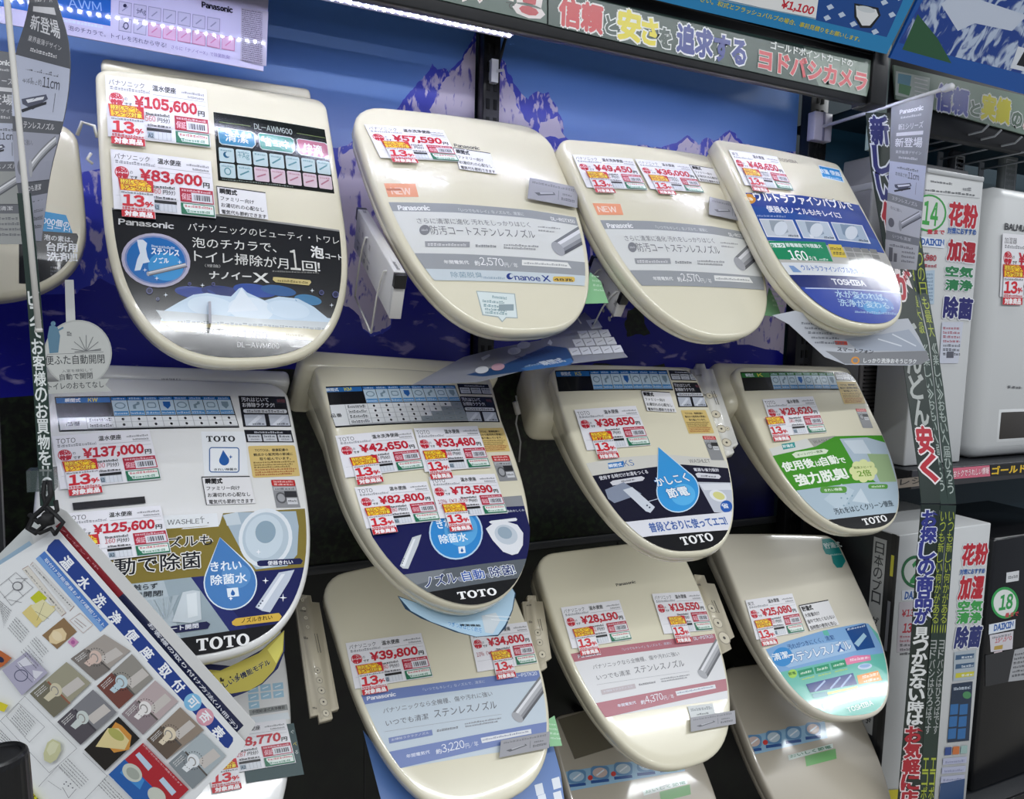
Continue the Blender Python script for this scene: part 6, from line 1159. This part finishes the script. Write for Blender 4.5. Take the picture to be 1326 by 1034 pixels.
s.poly([(400, 975), (492, 955), (486, 1034), (394, 1034)], '#35507A'); s.poly([(190, 1000), (240, 996), (238, 1060), (188, 1060)], '#D2C428')
box('side_panel', -.1665, -.281, .004, -.1648, .0, .738, mat('#2A2B2E', .4), h.root, 0)
sd = plane3((1.4734, 1.379, -.448), (1.4734, 1.1, -.448), (1.4734, 1.379, -1.18)); s = Sheet(sd, 'side_print', h.root, 'white strip of vertical black lettering on the dark side', .0004, clip=False, rough=.35); s.o.matrix_local = Matrix.Translation(h.root.location).inverted() @ sd.mw
s.met(); s.rect(.215, .02, .25, .50, '#B4B6B6'); s.VT('日本のプロ ダイキンの空気清浄', .2325, .03, .2325, .48, .024, '#3A3C40', .01); s.rect(.262, .0, .274, .6, '#1A1B1E'); s.rect(.264, .05, .272, .10, '#C8C23A'); s.rect(.264, .34, .272, .42, '#C8C23A'); s.rect(.264, .16, .272, .28, '#7A7C84')
h = carton('black air purifier with a round green 18 sticker on the lower shelf', 1.86, 2.3, 1.12, 1.42, -1.188, -.50, mat('#101114', .25), None, .008)
s = prt(h, 'front_print', 'round green number, maker strip and price card'); s.px(1240, 680, 2.92)
s.ell(178, 292, 52, 60, '#2E9A4E'); s.ell(178, 292, 43, 50, '#E0E4E0'); s.T('18', 156, 320, 204, 312, 54, '#2E9A4E', .04); s.T('畳まで', 178, 348, 228, 340, 16, '#C03A48', .03); s.poly([(184, 178), (232, 170), (230, 208), (182, 216)], '#D4D6D8'); s.dashes(190, 202, 226, 196, 12, '#55585C', 3, 4)
s.poly([(118, 374), (218, 354), (216, 390), (116, 412)], '#DDE4EC'); s.T('DAIKIN', 136, 398, 208, 384, 22, '#1E5AA8', .05); s.poly([(120, 414), (210, 398), (206, 466), (124, 478)], '#CFCCD2'); s.T('154,540', 140, 446, 202, 434, 18, '#B83848', .02); s.dashes(130, 428, 200, 414, 8, '#6A6C74', 3, 7); s.poly([(136, 478), (168, 472), (150, 545), (142, 542)], '#D8C8CC'); s.T('3%', 142, 510, 162, 506, 24, '#C03040', .03); s.poly([(138, 456), (170, 450), (168, 466), (136, 470)], '#B89A4A')
s.poly([(104, 490), (240, 460), (240, 580), (104, 608)], '#2A2C30'); s.poly([(214, 470), (270, 455), (270, 580), (190, 590)], '#A8AAAE'); 
for i in range(6): s.dashes(214-i*2, 492+i*16, 256, 484+i*16, 8, '#3A3C44', i, 5)
# hooks and slanted panels under the neighbouring sign
for k, (x, y) in enumerate(((1222, 182), (1238, 188), (1264, 196), (1290, 204), (1318, 210))):
    p = Vector(atY(x, y, 1.30)); t = thing('display_hook', 'white wire hook under the paler green sign, '+('leftmost', 'second from the left', 'middle one', 'fourth from the left', 'rightmost')[k], 'hook', Matrix.Translation(p), 'white wire hooks under the paler sign'); bm_obj('wire', tube_bm([(0, 0.10, 0), (0, -.10, 0), (0, -.115, .012)], .0028, 8), mat('#B4B8BC', .3), t, True); bm_obj('base_plate', box_bm(-.01, .10, -.02, .01, .104, .02), mat('#8A8E92', .4), t)
for k, (x, y, w_, h_) in enumerate(((1242, 196, .055, .10), (1308, 205, .07, .13))):
    p = Vector(atY(x, y+22, 1.40)); t = thing('hanging_packet', ('grey packet hanging on a hook above the 14 sticker', 'pale packet hanging on a hook above the rounded air purifier')[k], 'packet', Matrix.Translation(p)); box('packet', -w_/2, 0, -h_/2, w_/2, .02, h_/2, mat(('#4A4C50', '#8E9492')[k], .35), t, .006)
    hk = Host(Matrix.Translation(p) @ Matrix.Rotation(math.pi/2, 4, 'X')); s = Sheet(hk, 'packet_print', t, None, .001, clip=False); s.o.matrix_local = Matrix.Rotation(math.pi/2, 4, 'X'); s.met(); s.frame(-w_*.35, -h_*.35, w_*.35, h_*.4, .003, '#C4C6C8')
    for i in range(5): s.dashes(-w_*.3, -h_*.25+i*h_*.13, w_*.3, -h_*.25+i*h_*.13, h_*.06, '#B4B6B8', i, 5)
p = [atY(x, y, Y) for x, y, Y in ((1058, 172, 1.58), (1130, 186, 1.58), (1050, 196, 1.4), (1128, 230, 1.4))]
t = thing('slanted_panel', 'blue-grey slanted panel beside the top right seat', 'panel', Matrix.Translation((1.56, 1.5, .42))); box('board', -.03, -.06, -.04, .50, -.045, .16, mat('#234C60', .4), t, .002); box('rim', -.03, -.062, .155, .50, -.045, .162, mat('#5A7484', .4), t)

# ------------------------------------------------------------------ brochures hanging at the lower left
FD = .70
def dpt(x, y): return Vector(atD(x, y, FD))
HX = plane3(dpt(-60, 500), dpt(340, 500), dpt(-60, 1000))
def sheet3(name, label, h, rough=.25, cat='brochure', group='laminated brochures hanging on the black cord'):
    H2 = Host(HX.mw @ Matrix.Translation((0, 0, h))); c = H2.uv(72, 684); s = Sheet(H2, name, None, None, 0, clip=False, rough=rough, coat=.4, org=c); tag(s.o, label, cat, group); s.px(); return s
s = sheet3('brochure', 'white and pale blue laminated sheet at the back of the hanging bundle', -.012); s.poly([(-30, 735), (0, 716), (44, 672), (70, 660), (90, 700), (60, 760), (-30, 800)], '#C4C8C6', slab=.0008); s.poly([(-30, 745), (38, 700), (44, 708), (-30, 762)], '#9AB4C8'); s.poly([(-30, 768), (60, 712), (60, 716), (-30, 776)], '#55585A')
s = sheet3('brochure', 'laminated sheet with a red to navy edge band, second of the hanging bundle', -.006); s.poly([(40, 690), (76, 657), (86, 662), (331, 936), (328, 942), (300, 985), (100, 900)], '#D0D0CE', slab=.0008)
s.px(0, 640, 2.624); s.poly([(188, 108), (206, 94), (420, 335), (400, 352)], '#86222C'); s.poly([(400, 352), (420, 335), (828, 784), (800, 812)], '#1C2242'); s.T('プレゼント中', 200, 112, 330, 256, 12, '#C89098', .01); s.T('お客様の取り付け方法(小冊子)', 500, 442, 800, 798, 22, '#D4D6DE', .02)
s = sheet3('brochure', 'front laminated sheet titled in white on a blue band, with a grid of toilet photographs', 0.); s.poly([(61, 693), (72, 683), (318, 962), (314, 970), (267, 1018), (225, 1070), (-40, 1070), (-40, 750), (0, 731)], '#E0E2E2', slab=.001)
s.px(0, 640, 2.624); s.poly([(158, 190), (164, 174), (186, 152), (200, 152), (792, 826), (792, 838), (776, 862), (764, 858)], '#1B3A86')
def big(ch, cx, cy, hw=20, hh=38):
    l = s.lay; bx, by = cx-.75*hh/2, cy+.66*hh/2; s.T(ch, bx-.66*hw, by-.75*hw, bx+.66*hw, by+.75*hw, hh/.66, '#ECEEF2', .035); s.lay = l
for ch, cx, cy in (('温', 228, 232), ('水', 285, 298), ('洗', 340, 360), ('浄', 393, 419), ('便', 448, 480), ('座', 500, 538), ('取', 560, 598), ('付', 606, 650)): big(ch, cx, cy)
s.lay += 6
s.ell(655, 705, 30, 30, '#7EB8DC'); s.ell(697, 755, 30, 30, '#D49AA8'); s.lay += 2; big('可', 655, 705, 17, 32); big('否', 697, 755, 17, 32); big('表', 742, 808); s.lay += 6
s.poly([(122, 218), (152, 192), (370, 440), (342, 466)], '#4A78BE'); s.poly([(122, 218), (134, 207), (354, 455), (342, 466)], '#7AA2D4'); s.T('取付け可能便器および確認リスト', 150, 222, 350, 450, 18, '#DDE6F2', .01)
def bl(a, b, c, d, col, edge='#8E5A4C'):
    s.poly([a, b, c, d], edge); m_ = np.mean([a, b, c, d], 0); s.poly([tuple(m_+(np.array(p)-m_)*.985) for p in (a, b, c, d)], col)
s.px(0, 640, 5.17)
bl((205, 470), (222, 450), (500, 745), (470, 780), '#D4D4D2'); bl((150, 498), (190, 475), (445, 790), (415, 815), '#D6D2C8')
s.T('トイレ(丸い部分)にコンセントがあります?', 218, 478, 475, 752, 15, '#2A2A2E', .02); s.T('古い方のトイレをご確認下さい', 168, 506, 415, 790, 15, '#2A2A2E', .01)
for a, b, c, d, col in (((205, 690), (262, 640), (318, 690), (262, 748), '#BCC01E'), ((150, 790), (210, 735), (375, 745), (245, 890), '#D8C67E'), ((210, 745), (290, 700), (375, 768), (290, 850), '#DDD6A8')): s.poly([a, b, c, d], col)
s.line(240, 780, 330, 830, 2, '#4A4A44'); s.line(300, 720, 250, 840, 2, '#4A4A44')
s.poly([(285, 940), (430, 822), (518, 915), (385, 1032)], '#8A6E4A'); s.poly([(330, 950), (360, 905), (420, 890), (450, 930), (440, 970), (380, 1000), (335, 990)], '#DCC69A'); s.ell(385, 945, 38, 28, '#E4D2AC', 40)
s.poly([(455, 985), (490, 950), (530, 985), (495, 1022)], '#C88AB0'); s.ell(492, 986, 14, 14, '#A85A94')
for a, b in (((470, 840), (540, 790)), ((540, 790), (625, 870)), ((625, 870), (560, 925)), ((560, 925), (470, 840))): s.line(*a, *b, 2.5, '#B49488')
s.line(500, 840, 560, 890, 3, '#8A6A5E'); s.line(510, 825, 580, 880, 3, '#8A6A5E')
for a, b in (((0, 610), (110, 520)), ((110, 520), (225, 620)), ((225, 620), (80, 740)), ((80, 740), (0, 640)), ((60, 560), (160, 680)), ((110, 560), (190, 560)), ((30, 690), (180, 560)), ((60, 700), (150, 720))): s.line(*a, *b, 2.2, '#4A4A4E')
s.ell(122, 610, 34, 30, '#55555A'); s.ell(122, 610, 28, 24, '#D0D2D2')
for i in range(9): s.dashes(-10+i*4, 700+i*16, 80-i*6, 780+i*14, 8, '#4A4A50', i, 8)
for i in range(6): s.dashes(110-i*10, 820+i*14, 200-i*10, 920+i*14, 8, '#3A3A40', i+4, 8)
for i in range(4): s.dashes(245-i*12, 950+i*12, 330-i*12, 1050+i*12, 8, '#3A3A40', i+4, 8)
s.px(0, 830, 5.07)
def photo(a, b, c, d, base, floor_, seat_, dark='#55504C', ring=True):
    A, B, C_, D_ = map(lambda p: np.array(p, float), (a, b, c, d)); q = lambda x, y: tuple(A+(B-A)*x+(D_-A)*y)   # A left, B top, C right, D bottom
    s.poly([a, b, c, d], base); s.poly([q(0, 0), q(.42, 0), q(.42, 1), q(0, 1)], floor_); s.poly([q(.42, .08), q(.46, .08), q(.46, 1), q(.42, 1)], dark); s.poly([q(.5, .5), q(.95, .55), q(.95, .85), q(.5, .8)], '#C2BCB6')
    cx, cy = q(.44, .42); s.ell(cx, cy, 46, 38, seat_, 60); s.ell(cx-8, cy+6, 32, 24, '#8E8A86', 60); s.ell(cx-8, cy+6, 24, 17, seat_, 60); s.poly([q(.14, .36), q(.36, .34), q(.36, .56), q(.16, .54)], seat_)
    if ring:
        for k in range(22): t_ = k*2*math.pi/22; s.ell(cx+62*math.cos(t_), cy+58*math.sin(t_), 3.4, 3.4, '#26262A', n=6); s.lay -= 1
        s.lay += 1
    for i in range(3): x0, y0 = q(.06, .10+i*.06); x1, y1 = q(.34, .10+i*.06); s.dashes(x0, y0, x1, y1, 9, '#E4E2E0', i, 6)
photo((470, 110), (690, -50), (862, 58), (630, 252), '#A29A92', '#77706A', '#D0B8AC'); photo((642, 288), (872, 78), (1012, 238), (788, 438), '#8E8A82', '#6E3E34', '#B8CCD4'); photo((805, 470), (1025, 250), (1176, 388), (945, 606), '#B4A4A4', '#8A7C80', '#E4E0DE'); photo((970, 635), (1190, 425), (1345, 575), (1102, 768), '#8E8072', '#5E5044', '#DCCEB4')
photo((1115, 790), (1335, 590), (1490, 740), (1270, 960), '#A4AEB2', '#7E868A', '#DCE0E2')
photo((208, 335), (448, 128), (606, 266), (365, 492), '#98947E', '#6E6A58', '#C8C0A4', '#8E5A44', False); photo((388, 520), (622, 308), (778, 456), (540, 670), '#7A7A7E', '#4E4A50', '#C4CCC8', '#3E3C42', False)
s.poly([(565, 700), (790, 484), (928, 626), (702, 838)], '#17120C'); s.poly([(690, 640), (770, 520), (880, 580), (860, 700), (760, 720)], '#C88A3A'); s.poly([(640, 680), (720, 560), (790, 560), (860, 640), (830, 700), (740, 690)], '#D8C890'); s.ell(775, 600, 60, 30, '#A8A65A', 35); s.poly([(790, 484), (928, 626), (910, 644), (772, 502)], '#141210')
s.poly([(725, 862), (950, 655), (1250, 960), (1030, 1170)], '#A81E2A'); s.poly([(725, 862), (830, 762), (1090, 1020), (1030, 1170)], '#1E5AA4'); s.poly([(800, 850), (850, 790), (960, 900), (930, 960)], '#3A86C8')
s.poly([(900, 735), (925, 715), (1012, 810), (985, 838)], '#B8CCDE'); s.poly([(1055, 900), (1082, 878), (1168, 975), (1140, 1000)], '#B8CCDE'); s.ell(880, 850, 72, 52, '#C4C8BC', 40); s.ell(1040, 1000, 66, 48, '#C4C8BC', 40); s.ell(885, 855, 50, 32, '#9EA49A', 40)
s.T('外形寸法が合わない便座もあります', 948, 672, 1200, 940, 18, '#E8C8CC', .0); s.dashes(735, 880, 960, 1120, 14, '#C8D4E4', 4, 22)
s.poly([(30, 180), (190, 60), (330, 195), (160, 345)], '#A9A6BA'); s.poly([(130, 130), (190, 90), (240, 140), (150, 160)], '#D4D4DC'); s.poly([(230, 180), (300, 190), (240, 250)], '#D4D4DC'); s.ell(155, 215, 46, 40, '#55566E'); s.ell(155, 215, 40, 34, '#A9A6BA'); s.line(120, 150, 230, 260, 3, '#44455C'); s.line(140, 130, 250, 240, 3, '#44455C')
s.poly([(-10, 90), (20, 50), (95, 100), (40, 150), (-10, 180)], '#B4602E'); s.ell(20, 110, 26, 18, '#1E2240', 30)
for a, b in (((20, 510), (180, 350)), ((180, 350), (520, 690)), ((520, 690), (340, 850)), ((340, 850), (20, 510)), ((140, 395), (310, 550)), ((310, 550), (210, 650)), ((210, 650), (60, 480)), ((60, 480), (140, 395)), ((270, 940), (400, 800)), ((400, 800), (480, 880)), ((560, 720), (720, 870)), ((720, 870), (560, 1034)), ((330, 900), (420, 960))): s.line(*a, *b, 2.2, '#6A6A70')
for i in range(8): s.dashes(150-i*9, 420+i*12, 250-i*9, 530+i*12, 8, '#3A3A40', i, 9)
for i in range(8): s.dashes(200-i*14, 20+i*13, 300-i*14, 130+i*13, 7, '#2E2E34', i+3, 9) if i < 4 else None
for i in range(5): s.dashes(460-i*14, 760+i*13, 600-i*14, 900+i*13, 8, '#3A3A40', i+5, 12)
for i in range(4): s.dashes(700-i*12, 890+i*13, 840-i*12, 1034+i*13, 8, '#3A3A40', i+2, 10)
for i in range(6): s.dashes(-10, 540+i*22, 120+i*10, 670+i*22, 9, '#44444A', i+6, 12)
s.poly([(305, 720), (330, 650), (365, 625), (415, 650), (420, 700), (390, 760), (350, 785), (310, 765)], '#C2C298'); s.poly([(325, 700), (345, 655), (370, 640), (405, 660), (380, 715), (345, 735)], '#D2D2B0')
for k in range(5): s.ell(440+k*14, 920+k*6-(k % 2)*20, 5, 5, '#6A6A70')
s.line(430, 940, 470, 1010, 3, '#6A6A70'); s.line(520, 950, 470, 1010, 3, '#6A6A70')
s.poly([(-10, 370), (75, 405), (50, 450), (-10, 430)], '#D0C428'); s.poly([(185, 925), (215, 950), (310, 1060), (190, 1060)], '#D8D81E'); s.T('ご注意!', 195, 965, 280, 1050, 30, '#2A2A1E', .02)
s.px(0, 640, 5.17)
# cord, ring
def D2(x, y, d): return Vector(atD(x, y, d))
o_ = D2(62, 665, .69); t = thing('cord', 'black cord knotted through the brochures and tied to the green strip', 'cord', Matrix.Translation(o_)); CM = mat('#0E0E10', .7)
for pts, r in (([(58, 622), (56, 640), (60, 655), (70, 664), (82, 676), (72, 690)], .0020), ([(64, 622), (66, 640), (58, 656), (44, 668), (36, 684), (46, 690), (58, 680), (66, 668), (60, 658)], .0024), ([(38, 666), (50, 676), (62, 672), (74, 660), (72, 648)], .0022), ([(40, 684), (52, 690), (66, 684), (72, 692)], .0020)):
    bm_obj('strand', tube_bm([D2(x, y, .688-(i % 2)*.003)-o_ for i, (x, y) in enumerate(pts)], r, 8), CM, t, True)
b = bmesh.new(); bmesh.ops.create_uvsphere(b, u_segments=14, v_segments=10, radius=.007); 
for v in b.verts: v.co = v.co*(1.0+.25*math.sin(v.co.x*900)*math.cos(v.co.z*700))+(D2(60, 672, .684)-o_)
bm_obj('knot', b, CM, t, True)
rg = [D2(61+5*math.cos(a), 624+5*math.sin(a), .72)-o_ for a in np.linspace(0, 2*math.pi, 15)]
bm_obj('ring', tube_bm(rg, .0013, 8), mat('#C8CCCC', .3), t, True); bm_obj('tape', box_bm(*(D2(40, 632, .76)-o_), *(D2(70, 608, .75)-o_)), mat('#4A5654', .2, alpha=.6), t)
# black cap in the corner
p = D2(2, 1034, .52); up = Vector((0.02, .03, 1)).normalized()
t = thing('plastic_cap', 'black ribbed plastic cap at the lower left corner', 'cap', Matrix.Translation(p)); bm = bmesh.new(); n = 48; rings = []
for zz, rr in ((-.05, .0205), (.030, .0178), (.0335, .0172), (.035, .0158), (.0345, .0135), (.033, .013)):
    rings.append([bm.verts.new((rr*(1+(.018 if (k % 2 and zz < .032) else 0))*math.cos(k*2*math.pi/n), rr*(1+(.018 if (k % 2 and zz < .032) else 0))*math.sin(k*2*math.pi/n), zz)) for k in range(n)])
for A, B in zip(rings, rings[1:]):
    for k in range(n): bm.faces.new((A[k], A[(k+1) % n], B[(k+1) % n], B[k]))
bm.faces.new(rings[-1]); bm.faces.new(rings[0][::-1]); bm_obj('shell', bm, mat('#0C0C0E', .35), t, False)
bm_obj('collar', tube_bm([(0, 0, -.05), (0, 0, -.058)], .023, 40), mat('#131316', .35), t)

build_sheets()
